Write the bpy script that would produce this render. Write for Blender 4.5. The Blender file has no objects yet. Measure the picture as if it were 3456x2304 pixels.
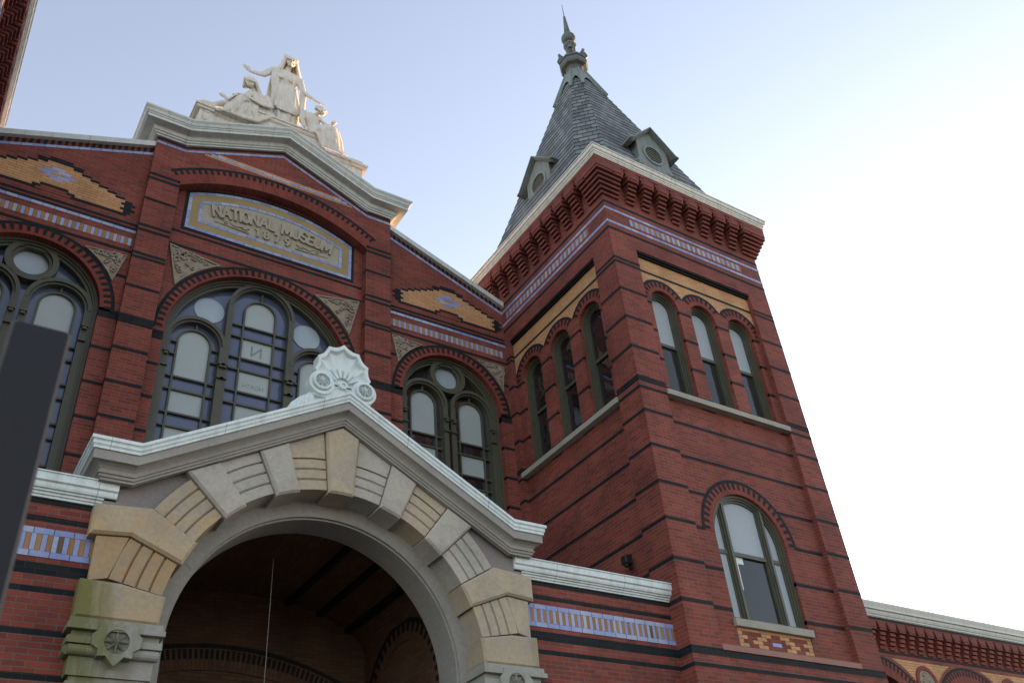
import bpy, bmesh, math, random
from mathutils import Vector, Matrix
from mathutils.geometry import tessellate_polygon
random.seed(7)
PI = math.pi
sin, cos, rad = math.sin, math.cos, math.radians
scene = bpy.context.scene
C = scene.collection

# ---------------------------------------------------------------- camera
cam_d = bpy.data.cameras.new('camera')
cam = bpy.data.objects.new('camera', cam_d)
C.objects.link(cam)
cam_d.sensor_width = 22.2
cam_d.lens = 3080.87 / 3456 * 22.2
cam_d.clip_start, cam_d.clip_end = .05, 3000
cam.matrix_world = (Matrix.Translation((0, 0, 1.6)) @ Matrix.Rotation(rad(-36.0406), 4, 'Z')
                    @ Matrix.Rotation(rad(126.1214), 4, 'X') @ Matrix.Rotation(rad(-5.8078), 4, 'Z'))
cam_d.dof.use_dof = True
cam_d.dof.focus_distance = 15
cam_d.dof.aperture_fstop = 3.5
scene.camera = cam

# ---------------------------------------------------------------- light
SUN_EL, SUN_ROT = rad(8.0), rad(71)
world = bpy.data.worlds.new('World')
scene.world = world
world.use_nodes = True
wn = world.node_tree.nodes
wl = world.node_tree.links
sky = wn.new('ShaderNodeTexSky')
sky.sky_type = 'NISHITA'
sky.sun_disc = False
sky.sun_elevation, sky.sun_rotation = SUN_EL, SUN_ROT
sky.air_density, sky.dust_density, sky.ozone_density = 1.0, 0.5, 1.0
bg = wn['Background']
hs = wn.new('ShaderNodeHueSaturation')      # thin high haze takes some blue out of the evening sky
hs.inputs['Saturation'].default_value = .68
wl.new(sky.outputs['Color'], hs.inputs['Color'])
tint = wn.new('ShaderNodeMix')
tint.data_type, tint.blend_type = 'RGBA', 'MULTIPLY'
tint.inputs[0].default_value = 1
tint.inputs[7].default_value = (1, .935, .98, 1)
wl.new(hs.outputs['Color'], tint.inputs[6])
wl.new(tint.outputs[2], bg.inputs['Color'])
bg.inputs['Strength'].default_value = .15
sun_d = bpy.data.lights.new('sun', 'SUN')
sun = bpy.data.objects.new('sun', sun_d)
C.objects.link(sun)
sun_d.energy, sun_d.angle, sun_d.color = 4.2, rad(.5), (1, .46, .18)
sd = Vector((sin(SUN_ROT) * cos(SUN_EL), cos(SUN_ROT) * cos(SUN_EL), sin(SUN_EL)))
sun.rotation_euler = sd.to_track_quat('Z', 'Y').to_euler()
scene.view_settings.view_transform = 'Standard'
scene.view_settings.look = 'None'
scene.view_settings.exposure = 1.93
scene.view_settings.gamma = 1

# ---------------------------------------------------------------- materials
def new_mat(name, rough=.8, spec=.3):
    m = bpy.data.materials.new(name)
    m.use_nodes = True
    b = m.node_tree.nodes['Principled BSDF']
    b.inputs['Roughness'].default_value = rough
    b.inputs['Specular IOR Level'].default_value = spec
    return m, m.node_tree.nodes, m.node_tree.links, b

def rgba(c): return (c[0], c[1], c[2], 1)

def coords(N, kind='Object'):
    t = N.new('ShaderNodeTexCoord')
    return t.outputs[kind]

def noise(N, L, vec, scale, detail=4, rough=.55):
    n = N.new('ShaderNodeTexNoise')
    n.inputs['Scale'].default_value = scale
    n.inputs['Detail'].default_value = detail
    n.inputs['Roughness'].default_value = rough
    L.new(vec, n.inputs['Vector'])
    return n.outputs['Fac']

def ramp(N, L, fac, stops):
    r = N.new('ShaderNodeValToRGB')
    e = r.color_ramp.elements
    e[0].position, e[0].color = stops[0][0], rgba(stops[0][1])
    e[1].position, e[1].color = stops[-1][0], rgba(stops[-1][1])
    for p, c in stops[1:-1]:
        x = e.new(p); x.color = rgba(c)
    L.new(fac, r.inputs['Fac'])
    return r.outputs['Color']

def mix(N, L, fac, a, b, mode='MIX'):
    m = N.new('ShaderNodeMix')
    m.data_type = 'RGBA'; m.blend_type = mode
    for s, v in ((0, fac), (6, a), (7, b)):
        if hasattr(v, 'is_linked') or hasattr(v, 'links'):
            L.new(v, m.inputs[s])
        elif s == 0:
            m.inputs[0].default_value = v
        else:
            m.inputs[s].default_value = rgba(v)
    return m.outputs[2]

def bump(N, L, b, h, dist, strength=1.0):
    n = N.new('ShaderNodeBump')
    n.inputs['Distance'].default_value = dist
    n.inputs['Strength'].default_value = strength
    L.new(h, n.inputs['Height'])
    L.new(n.outputs['Normal'], b.inputs['Normal'])

def brick_mat(name, c1, c2, mortar, w=.213, h=.0627, ms=.0045, offset=.5, rough=.75, var=.35, spec=.25, bias=0.0, bmp=.004, odd=None):
    m, N, L, b = new_mat(name, rough, spec)
    uv = coords(N, 'UV')
    t = N.new('ShaderNodeTexBrick')
    t.offset = offset
    t.inputs['Scale'].default_value = 1
    t.inputs['Brick Width'].default_value = w
    t.inputs['Row Height'].default_value = h
    t.inputs['Mortar Size'].default_value = ms
    t.inputs['Mortar Smooth'].default_value = .2
    t.inputs['Bias'].default_value = bias
    t.inputs['Color1'].default_value = rgba(c1)
    t.inputs['Color2'].default_value = rgba(c2)
    t.inputs['Mortar'].default_value = rgba(mortar)
    L.new(uv, t.inputs['Vector'])
    ob = coords(N)
    n1 = noise(N, L, ob, .9, 5, .6)
    col = mix(N, L, var, t.outputs['Color'], ramp(N, L, n1, [(.3, (.25, .24, .24)), (.7, (1.0, 1.0, 1.0))]), 'MULTIPLY')
    n2 = noise(N, L, ob, 45, 3, .6)
    col = mix(N, L, .35, col, ramp(N, L, n2, [(.3, (.35, .35, .35)), (.75, (1, 1, 1))]), 'MULTIPLY')
    mp0 = N.new('ShaderNodeMapping')
    mp0.inputs['Scale'].default_value = (1.6, 1.6, .28)
    L.new(ob, mp0.inputs['Vector'])
    n3 = noise(N, L, mp0.outputs[0], 1.0, 6, .65)
    col = mix(N, L, .38, col, ramp(N, L, n3, [(.34, (.48, .46, .46)), (.56, (1, 1, 1))]), 'MULTIPLY')
    if odd:   # a few odd bricks of another firing
        t2 = N.new('ShaderNodeTexBrick')
        t2.offset = offset
        for k, v in (('Scale', 1), ('Brick Width', w), ('Row Height', h), ('Mortar Size', 0.0), ('Bias', -.82)):
            t2.inputs[k].default_value = v
        t2.inputs['Color1'].default_value = (0, 0, 0, 1)
        t2.inputs['Color2'].default_value = (1, 1, 1, 1)
        mp = N.new('ShaderNodeMapping')
        mp.inputs['Location'].default_value = (w * 40, h * 22, 0)
        L.new(uv, mp.inputs['Vector'])
        L.new(mp.outputs[0], t2.inputs['Vector'])
        r2 = ramp(N, L, t2.outputs['Color'], [(.80, (0, 0, 0)), (.92, (.55, .55, .55))])
        col = mix(N, L, r2, col, odd)
    L.new(col, b.inputs['Base Color'])
    inv = N.new('ShaderNodeMath'); inv.operation = 'SUBTRACT'
    inv.inputs[0].default_value = 1
    L.new(t.outputs['Fac'], inv.inputs[1])
    bump(N, L, b, inv.outputs[0], bmp)
    return m

def plain_mat(name, c, c2=None, scale=3, rough=.6, spec=.3, fine=30, bd=.0, streak=False, seam=0):
    m, N, L, b = new_mat(name, rough, spec)
    ob = coords(N)
    c2 = c2 or tuple(x * .8 for x in c)
    v = ob
    if streak:
        mp = N.new('ShaderNodeMapping')
        mp.inputs['Scale'].default_value = (6, 6, .6)
        L.new(ob, mp.inputs['Vector']); v = mp.outputs[0]
    col = ramp(N, L, noise(N, L, v, scale, 5, .6), [(.3, c2), (.68, c)])
    f = noise(N, L, ob, fine, 4, .6)
    col = mix(N, L, .25, col, ramp(N, L, f, [(.25, (.4, .4, .4)), (.7, (1, 1, 1))]), 'MULTIPLY')
    if seam:      # lapped sheet joints and faint drip marks
        uv = coords(N, 'UV')
        t = N.new('ShaderNodeTexBrick')
        t.offset = 0
        for k, v_ in (('Scale', 1), ('Brick Width', seam), ('Row Height', 50), ('Mortar Size', .006), ('Bias', -.3)):
            t.inputs[k].default_value = v_
        t.inputs['Color1'].default_value = (1, 1, 1, 1)
        t.inputs['Color2'].default_value = (.93, .935, .93, 1)
        t.inputs['Mortar'].default_value = (.62, .63, .63, 1)
        sh = N.new('ShaderNodeMapping'); sh.inputs['Location'].default_value = (.37, 25, 0)
        L.new(uv, sh.inputs['Vector']); L.new(sh.outputs[0], t.inputs['Vector'])
        col = mix(N, L, 1.0, col, t.outputs['Color'], 'MULTIPLY')
        mp = N.new('ShaderNodeMapping'); mp.inputs['Scale'].default_value = (9, 9, .8)
        L.new(ob, mp.inputs['Vector'])
        col = mix(N, L, .5, col, ramp(N, L, noise(N, L, mp.outputs[0], 1.0, 5, .65), [(.32, (.62, .60, .56)), (.52, (1, 1, 1))]), 'MULTIPLY')
    L.new(col, b.inputs['Base Color'])
    if bd: bump(N, L, b, f, bd)
    return m

def stone_mat(name, base, warm, moss=0.0, mossdir=None, stain=.5):
    """sandstone with ochre iron stains and, where asked, green growth"""
    m, N, L, b = new_mat(name, .85, .2)
    ob = coords(N)
    n1 = noise(N, L, ob, 2.3, 6, .65)
    col = ramp(N, L, n1, [(.5 - .28 * stain, base), (.5, tuple((x + y) / 2 for x, y in zip(base, warm))), (.5 + .28 * stain, warm)])
    n0 = noise(N, L, ob, 1.3, 6, .7)
    col = mix(N, L, ramp(N, L, n0, [(.47, (0, 0, 0)), (.66, (.6, .6, .6))]), col, (.265, .255, .235))
    n2 = noise(N, L, ob, 22, 5, .65)
    col = mix(N, L, .38, col, ramp(N, L, n2, [(.3, (.5, .5, .5)), (.7, (1, 1, 1))]), 'MULTIPLY')
    if moss:
        mp = N.new('ShaderNodeMapping')
        mp.inputs['Scale'].default_value = (7, 7, 1.4)
        L.new(ob, mp.inputs['Vector'])
        n3 = noise(N, L, mp.outputs[0], 1.1, 5, .6)
        sx = N.new('ShaderNodeSeparateXYZ')
        L.new(ob, sx.inputs[0])
        mr = N.new('ShaderNodeMapRange')
        lo, hi = mossdir
        mr.inputs['From Min'].default_value, mr.inputs['From Max'].default_value = lo, hi
        L.new(sx.outputs['X'], mr.inputs['Value'])
        ad = N.new('ShaderNodeMath'); ad.operation = 'MULTIPLY'
        L.new(n3, ad.inputs[0]); L.new(mr.outputs[0], ad.inputs[1])
        msk = ramp(N, L, ad.outputs[0], [(.22, (0, 0, 0)), (.48, (moss, moss, moss))])
        col = mix(N, L, msk, col, (.12, .125, .028))
    L.new(col, b.inputs['Base Color'])
    bump(N, L, b, n2, .004)
    return m

def glass_mat(name, c, rough=.06, ior=1.5, var=.2):
    m, N, L, b = new_mat(name, rough, .5)
    b.inputs['IOR'].default_value = ior
    ob = coords(N)
    n = noise(N, L, ob, 1.7, 3)
    L.new(ramp(N, L, n, [(.3, tuple(x * (1 - var) for x in c)), (.7, c)]), b.inputs['Base Color'])
    n2 = noise(N, L, ob, 2.5, 2)
    bump(N, L, b, n2, .01, .5)
    return m

M = {}
M['brick'] = brick_mat('red_brick', (.37, .078, .050), (.235, .052, .037), (.21, .172, .152), odd=(.43, .18, .135), var=.5, ms=.0055)
M['brick_arch'] = brick_mat('red_gauged_brick', (.325, .062, .039), (.235, .046, .033), (.16, .115, .095), h=.066, ms=.004)
M['black'] = brick_mat('black_brick', (.022, .026, .029), (.013, .016, .018), (.055, .06, .057), h=.0627, spec=.15, rough=.7, ms=.003)
M['yellow'] = brick_mat('buff_brick', (.76, .44, .215), (.64, .345, .16), (.25, .155, .085), ms=.004, bmp=.003)
M['buff_tile'] = brick_mat('buff_tile', (.50, .28, .13), (.40, .22, .10), (.20, .13, .07), ms=.002, bmp=.001)
M['blue'] = brick_mat('blue_glazed_tile', (.27, .33, .66), (.46, .54, .74), (.06, .06, .09), w=.2, h=4.0, offset=0, ms=.005, rough=.35, var=.25, spec=.5, bmp=.002)
M['paint'] = plain_mat('pale_green_paint', (.64, .69, .66), (.56, .61, .59), .8, .45, .4, seam=1.7)
M['white_metal'] = plain_mat('pale_painted_metal', (.72, .80, .79), (.64, .72, .72), 1.5, .4, .4, seam=1.25)
M['cream'] = plain_mat('cream_painted_cornice', (.80, .80, .72), (.72, .73, .66), .9, .45, .4, seam=1.5)
M['cast'] = plain_mat('pale_painted_casting', (.70, .78, .77), (.60, .68, .68), 2.5, .45, .4, fine=14)
M['sill'] = plain_mat('grey_stone_sill', (.40, .38, .31), (.31, .30, .25), 3, .85, .2, bd=.003)
M['olive'] = plain_mat('olive_window_paint', (.088, .088, .058), (.070, .070, .048), 3, .45, .4)
M['slate'] = brick_mat('slate_roofing', (.25, .285, .275), (.115, .13, .14), (.03, .033, .035), w=.235, h=.25, ms=.008, offset=.5, rough=.6, var=.45, spec=.4, bmp=.01)
M['lead'] = plain_mat('weathered_grey_green_metal', (.22, .255, .235), (.15, .18, .17), 2, .5, .4, streak=True)
M['louvre'] = plain_mat('louvre_paint', (.20, .205, .16), None, 3, .6)
M['finial'] = plain_mat('dark_weathered_metal', (.13, .155, .145), (.085, .105, .10), 2, .5, .4, streak=True)
M['marble'] = plain_mat('weathered_marble', (.75, .71, .62), (.57, .535, .47), 2.6, .75, .25, fine=18, bd=.006, streak=True)
M['terracotta'] = plain_mat('buff_terracotta', (.36, .31, .24), (.23, .195, .15), 9, .8, .2, fine=30, bd=.01)
M['plaque_plain'] = plain_mat('buff_stone_plaque', (.42, .385, .30), (.35, .315, .24), 3, .85, .2, bd=.003)
M['plaque_border'] = plain_mat('ochre_stone_border', (.38, .29, .14), (.29, .225, .12), 2, .85, .2)
M['stone_grey'] = stone_mat('grey_sandstone', (.32, .31, .285), (.35, .33, .29), stain=1)
M['stone_lilac'] = stone_mat('lilac_grey_sandstone', (.225, .20, .195), (.25, .22, .21), stain=1)
M['stone_pale'] = stone_mat('pale_sandstone', (.44, .425, .37), (.47, .43, .35), stain=1)
M['stone_buff'] = stone_mat('buff_sandstone', (.44, .39, .31), (.47, .37, .24), stain=1)
M['stone_ochre'] = stone_mat('ochre_stained_sandstone', (.43, .38, .30), (.48, .33, .15), stain=.8)
M['stone_warm'] = stone_mat('warm_brown_sandstone', (.37, .275, .165), (.42, .275, .13), stain=1)
M['stone_mossl'] = stone_mat('mossy_sandstone_left', (.40, .32, .21), (.44, .33, .20), .85, (-2.1, -2.85), stain=1)
M['stone_mossr'] = stone_mat('mossy_sandstone_right', (.41, .345, .245), (.44, .36, .25), .6, (2.55, 2.98), stain=1)
M['cap_moss'] = stone_mat('mossy_capital_stone', (.29, .285, .25), (.34, .33, .29), .8, (-1.75, -2.75), stain=1)
M['cap'] = stone_mat('capital_stone', (.36, .37, .33), (.33, .33, .28), stain=1)
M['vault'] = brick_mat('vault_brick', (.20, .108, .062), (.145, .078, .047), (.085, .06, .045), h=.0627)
M['stained'] = glass_mat('blue_stained_glass', (.082, .105, .185), .10, 1.7)
M['stained_refl'] = glass_mat('stained_glass_tower_reflection', (.030, .024, .030), .05, 2.0)  # same stained glass, the tower's dark reflection put into its base colour
M['clear'] = glass_mat('frosted_pane', (.37, .425, .42), .22, 1.5, .1)
M['round_pane'] = glass_mat('pale_round_pane', (.36, .44, .50), .2, 1.6, .15)
M['dark_glass'] = glass_mat('dark_window_glass', (.012, .013, .014), .03, 1.9)
M['grey_glass'] = glass_mat('screened_window_glass', (.028, .031, .031), .10, 1.45)
M['blind'] = plain_mat('pale_roller_blind', (.37, .42, .45), (.35, .40, .43), .5, .5, .4)
M['ink'] = plain_mat('faded_lettering', (.23, .28, .29), None, 3)
M['post'] = plain_mat('dark_coated_metal', (.018, .018, .022), (.014, .014, .018), 8, .6, .3)
M['post_edge'] = plain_mat('grey_metal_edge', (.075, .07, .065), None, 8, .6, .15)
M['dark_box'] = plain_mat('black_plastic', (.02, .018, .016), None, 5, .5)
M['wire'] = plain_mat('pale_cable', (.36, .36, .34), None, 5, .5)
M['stain'] = plain_mat('pink_sandstone', (.36, .19, .155), (.30, .15, .12), 2, .85)
M['paving'] = brick_mat('granite_paving', (.24, .235, .22), (.20, .195, .185), (.14, .135, .13), w=1.2, h=.6, ms=.012, rough=.85)
M['lawn'] = plain_mat('lawn', (.07, .10, .035), (.05, .075, .025), .6, .9)
M['roofing'] = plain_mat('standing_seam_metal', (.16, .20, .18), None, 2, .5)

# ---------------------------------------------------------------- mesh builder
class Fr:
    def __init__(s, O, U, D):
        s.O, s.U, s.D = Vector(O), Vector(U), Vector(D)
    def __call__(s, u, z, d):
        return s.O + s.U * u + s.D * d + Vector((0, 0, z))

def front(y): return Fr((0, y, 0), (1, 0, 0), (0, -1, 0))
WORLD = Fr((0, 0, 0), (1, 0, 0), (0, -1, 0))

def arc(cu, cz, r, a0, a1, n):
    return [(cu + r * cos(a0 + (a1 - a0) * i / n), cz + r * sin(a0 + (a1 - a0) * i / n)) for i in range(n + 1)]

def arch_outline(cu, z0, zs, r, n=24):
    return [(cu - r, z0), (cu + r, z0)] + arc(cu, zs, r, 0, PI, n)

class MB:
    def __init__(s, fr=WORLD):
        s.fr, s.v, s.f, s.uv, s.m, s.sm = fr, [], [], [], [], []
    def add(s, pts, m=0, uv=None, smooth=False):
        i = len(s.v)
        s.v += [tuple(p) for p in pts]
        s.f.append(list(range(i, i + len(pts))))
        if uv is None:
            n = Vector((0, 0, 0))
            for k in range(len(pts)):
                a, b = Vector(pts[k]), Vector(pts[(k + 1) % len(pts)])
                n += a.cross(b)
            ax = max(range(3), key=lambda k: abs(n[k]))
            # local axes: 0=u 1=z 2=d
            uv = [((p[0], p[1]) if ax == 2 else (p[2], p[1]) if ax == 0 else (p[0], p[2])) for p in pts]
        s.uv.append(uv); s.m.append(m); s.sm.append(smooth)
    def box(s, u0, u1, z0, z1, d0, d1, m=0, uv=None, back=True):
        P = [(u0, z0, d1), (u1, z0, d1), (u1, z1, d1), (u0, z1, d1), (u0, z0, d0), (u1, z0, d0), (u1, z1, d0), (u0, z1, d0)]
        q = [(0, 1, 2, 3), (1, 5, 6, 2), (4, 0, 3, 7), (3, 2, 6, 7), (4, 5, 1, 0)]
        if back: q.append((5, 4, 7, 6))
        for f in q:
            s.add([P[k] for k in f], m, None if uv is None else [uv] * 4)
    def cbox(s, u0, u1, z0, z1, d0, d1, ch, m=0):
        """box whose front edges are chamfered"""
        s.box(u0, u1, z0, z1, d0, d1 - ch, m)
        A = [(u0, z0, d1 - ch), (u1, z0, d1 - ch), (u1, z1, d1 - ch), (u0, z1, d1 - ch)]
        B = [(u0 + ch, z0 + ch, d1), (u1 - ch, z0 + ch, d1), (u1 - ch, z1 - ch, d1), (u0 + ch, z1 - ch, d1)]
        for k in range(4):
            j = (k + 1) % 4
            s.add([A[k], A[j], B[j], B[k]], m)
        s.add(B, m)
    def prism(s, out, d0, d1, holes=(), m=0, back=False, sides=True, ch=0.0, cen=None):
        loops = [list(out)] + [list(h) for h in holes]
        flat = [p for l in loops for p in l]
        tris = tessellate_polygon([[Vector((p[0], p[1], 0)) for p in l] for l in loops])
        for t in tris:
            a, b, c = (flat[k] for k in t)
            if (b[0] - a[0]) * (c[1] - a[1]) - (b[1] - a[1]) * (c[0] - a[0]) < 0: b, c = c, b
            s.add([(p[0], p[1], d1) for p in (a, b, c)], m)
            if back: s.add([(p[0], p[1], d0) for p in (c, b, a)], m)
        if sides:
            for li, l in enumerate(loops):
                ar = sum(l[k][0] * l[(k + 1) % len(l)][1] - l[(k + 1) % len(l)][0] * l[k][1] for k in range(len(l)))
                if (ar < 0) != (li > 0): l = l[::-1]
                t = 0
                for k in range(len(l)):
                    a, b = l[k], l[(k + 1) % len(l)]
                    e = math.hypot(b[0] - a[0], b[1] - a[1])
                    if abs(b[1] - a[1]) > .98 * e: uv = None
                    else: uv = [(d1, t), (d0, t), (d0, t + e), (d1, t + e)]
                    t += e
                    s.add([(a[0], a[1], d1), (a[0], a[1], d0), (b[0], b[1], d0), (b[0], b[1], d1)], m, uv)
    def ring(s, cu, cz, r0, r1, a0, a1, d0, d1, n=24, m=0, rm=None, ends=True, inner=True, outer=True):
        rm = rm or (r0 + r1) / 2
        for i in range(n):
            p, q = a0 + (a1 - a0) * i / n, a0 + (a1 - a0) * (i + 1) / n
            def P(r, a, d): return (cu + r * cos(a), cz + r * sin(a), d)
            s.add([P(r0, p, d1), P(r1, p, d1), P(r1, q, d1), P(r0, q, d1)], m, [(r0, p * rm), (r1, p * rm), (r1, q * rm), (r0, q * rm)])
            if outer: s.add([P(r1, p, d1), P(r1, p, d0), P(r1, q, d0), P(r1, q, d1)], m, [(d1, p * rm), (d0, p * rm), (d0, q * rm), (d1, q * rm)])
            if inner: s.add([P(r0, q, d1), P(r0, q, d0), P(r0, p, d0), P(r0, p, d1)], m, [(d1, q * rm), (d0, q * rm), (d0, p * rm), (d1, p * rm)])
        if ends and abs(abs(a1 - a0) - 2 * PI) > 1e-4:
            for a in (a0, a1):
                s.add([(cu + r * cos(a), cz + r * sin(a), d) for r, d in ((r0, d0), (r1, d0), (r1, d1), (r0, d1))], m)
    def sweep(s, path, offs, prof, m=0, closed=False, caps=True, smooth=False):
        R_ = [[(p[0] + o[0] * a, p[1] + b, p[2] + o[1] * a) for a, b in prof] for p, o in zip(path, offs)]
        n = len(path)
        for i in range(n if closed else n - 1):
            A, B = R_[i], R_[(i + 1) % n]
            for k in range(len(prof) - 1):
                s.add([A[k], B[k], B[k + 1], A[k + 1]], m, None, smooth)
        if caps and not closed:
            s.add(R_[0], m); s.add(R_[-1][::-1], m)
    def slopeband(s, pts, h, d0, d1, m=0, m2=None):
        """band following a polyline (u,z = top edge), h tall"""
        t = 0
        for a, b in zip(pts, pts[1:]):
            e = math.hypot(b[0] - a[0], b[1] - a[1])
            uv = [(t, .3), (t + e, .3), (t + e, .36), (t, .36)]
            s.add([(a[0], a[1] - h, d1), (b[0], b[1] - h, d1), (b[0], b[1], d1), (a[0], a[1], d1)], m, uv)
            s.add([(a[0], a[1] - h, d0), (b[0], b[1] - h, d0), (b[0], b[1] - h, d1), (a[0], a[1] - h, d1)], m, uv)
            s.add([(a[0], a[1], d1), (b[0], b[1], d1), (b[0], b[1], d0), (a[0], a[1], d0)], m, uv)
            t += e
    def tube(s, p, q, r0, r1, n=10, m=0, cap=True, smooth=True):
        """cone frustum between two WORLD-local points given as (u,z,d)"""
        a, b = Vector(p), Vector(q)
        ax = (b - a).normalized()
        x = ax.orthogonal().normalized(); y = ax.cross(x)
        A = [a + (x * cos(t) + y * sin(t)) * r0 for t in [2 * PI * k / n for k in range(n)]]
        B = [b + (x * cos(t) + y * sin(t)) * r1 for t in [2 * PI * k / n for k in range(n)]]
        for k in range(n):
            j = (k + 1) % n
            s.add([A[k], A[j], B[j], B[k]], m, None, smooth)
        if cap: s.add(A[::-1], m); s.add(B, m)
    def ball(s, c, rx, rz=None, ry=None, nu=12, nv=8, m=0):
        rz = rz or rx; ry = ry or rx
        def P(i, j):
            a, b = 2 * PI * i / nu, PI * j / nv - PI / 2
            return (c[0] + rx * cos(a) * cos(b), c[1] + rz * sin(b), c[2] + ry * sin(a) * cos(b))
        for i in range(nu):
            for j in range(nv):
                q = [P(i, j), P(i + 1, j), P(i + 1, j + 1), P(i, j + 1)]
                if j == 0: q = [q[0], q[2], q[3]]
                elif j == nv - 1: q = q[:3]
                s.add(q, m, None, True)
    def lathe(s, cu, cd, prof, n=16, m=0, smooth=True, rot=0.0):
        for k in range(n):
            a, b = 2 * PI * k / n + rot, 2 * PI * (k + 1) / n + rot
            for (r0, z0), (r1, z1) in zip(prof, prof[1:]):
                s.add([(cu + r0 * cos(a), z0, cd + r0 * sin(a)), (cu + r0 * cos(b), z0, cd + r0 * sin(b)),
                       (cu + r1 * cos(b), z1, cd + r1 * sin(b)), (cu + r1 * cos(a), z1, cd + r1 * sin(a))], m, None, smooth)
    def build(s, name, mats, parent=None, origin=None, merge=False):
        if not isinstance(mats, (list, tuple)): mats = [mats]
        org = Vector(origin) if origin is not None else (root_loc(parent) if parent else Vector((0, 0, 0)))
        me = bpy.data.meshes.new(name)
        me.from_pydata([s.fr(*p) - org for p in s.v], [], s.f)
        for k in mats: me.materials.append(M[k] if isinstance(k, str) else k)
        ul = me.uv_layers.new(name='UVMap')
        i = 0
        for fi, uv in enumerate(s.uv):
            for c in uv:
                ul.data[i].uv = c; i += 1
        me.polygons.foreach_set('material_index', s.m)
        me.polygons.foreach_set('use_smooth', s.sm)
        if merge:
            bm = bmesh.new(); bm.from_mesh(me)
            bmesh.ops.remove_doubles(bm, verts=bm.verts, dist=1e-4)
            bm.to_mesh(me); bm.free()
        me.update()
        ob = bpy.data.objects.new(name, me)
        C.objects.link(ob)
        if parent: ob.parent = parent
        else: ob.location = org
        return ob

def root_loc(o):
    while o.parent: o = o.parent
    return o.location.copy()

def tag(o, label=None, cat=None, group=None, kind=None):
    for k, v in (('label', label), ('category', cat), ('group', group), ('kind', kind)):
        if v: o[k] = v
    return o

def thing(name, loc, label, cat, group=None):
    o = bpy.data.objects.new(name, None)
    C.objects.link(o)
    o.location = loc
    o.empty_display_size = .3
    return tag(o, label, cat, group)

def copy_tree(o, parent=None):
    c = o.copy(); C.objects.link(c); c.parent = parent
    for ch in [x for x in o.children]:
        copy_tree(ch, c)
    return c

def text_mesh(txt, size, extr, sx=1.0, bold=0.0):
    """outline text as (verts, faces) centred on x, baseline at 0"""
    cu = bpy.data.curves.new('t', 'FONT')
    cu.body = txt; cu.size = size; cu.extrude = extr; cu.align_x = 'CENTER'; cu.offset = bold
    cu.resolution_u = 4
    ob = bpy.data.objects.new('t', cu)
    C.objects.link(ob)
    bpy.context.view_layer.update()
    me = bpy.data.meshes.new_from_object(ob.evaluated_get(bpy.context.evaluated_depsgraph_get()))
    vs = [(v.co.x * sx, v.co.y, v.co.z) for v in me.vertices]
    fs = [list(p.vertices) for p in me.polygons]
    bpy.data.objects.remove(ob); bpy.data.meshes.remove(me); bpy.data.curves.remove(cu)
    return vs, fs

def put_text(mb, vs, fs, u, z, d, ang=0.0, mirror=False, m=0):
    for f in fs:
        pts = []
        for k in f:
            x, y, w = vs[k]
            if mirror: x = -x
            pts.append((u + x * cos(ang) - y * sin(ang), z + x * sin(ang) + y * cos(ang), d + w))
        mb.add(pts[::-1] if mirror else pts, m)

CO = .0627   # one brick course
def bands(mb, u0, u1, zs, d0, d, m=1):
    """courses of black brick, 3 mm proud of the wall; zs = (top, courses)"""
    for z, n in zs:
        mb.box(u0, u1, z - n * CO, z, d0, d + .003, m, back=False)

def arch_trim(mb, cu, cz, rin, rout, d, m_red=2, m_blk=1, a0=0.0, a1=PI, stub=.115, d0=-.1):
    """red gauged ring, black extrados course, alternating black stubs"""
    mb.ring(cu, cz, rin, rout - .062, a0, a1, d + d0, d + .003, 40, m_red, inner=False, ends=False, outer=False)
    mb.ring(cu, cz, rout - .062, rout, a0, a1, d + d0, d + .006, 40, m_blk, ends=True, inner=False)
    r1 = rout - .066
    k = max(4, int(round((a1 - a0) * r1 / .132)))
    for i in range(k):
        a = a0 + (a1 - a0) * (i + .5) / k
        w = .030 / r1
        mb.ring(cu, cz, r1 - stub, r1, a - w, a + w, d, d + .0065, 1, m_blk)

# ---------------------------------------------------------------- ground
XC = 4.27
g = MB()
g.box(-400, 400, -.3, 0, -400, 400, 0)
tag(g.build('ground', 'lawn'), 'wide lawn running to the horizon', 'ground', kind='structure')
g = MB()
g.box(-40, 60, -.2, .004, -9.5, 45, 0)
tag(g.build('pavement', 'paving'), 'grey stone paving before the building', 'pavement', kind='structure')

# ---------------------------------------------------------------- corner tower
TX, TY, D = 12.06, 12.03, 2.23
tower = thing('corner_tower', (TX, TY, 0), 'tall red brick corner tower with slate spire, right of the white gabled front', 'tower', 'corner towers')

def tface(k):
    U, Dn = Vector((1, 0, 0)), Vector((0, -1, 0))
    r = Matrix.Rotation(-PI / 2 * k, 3, 'Z')
    return Fr((TX, TY, 0), r @ U, r @ Dn)

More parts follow.
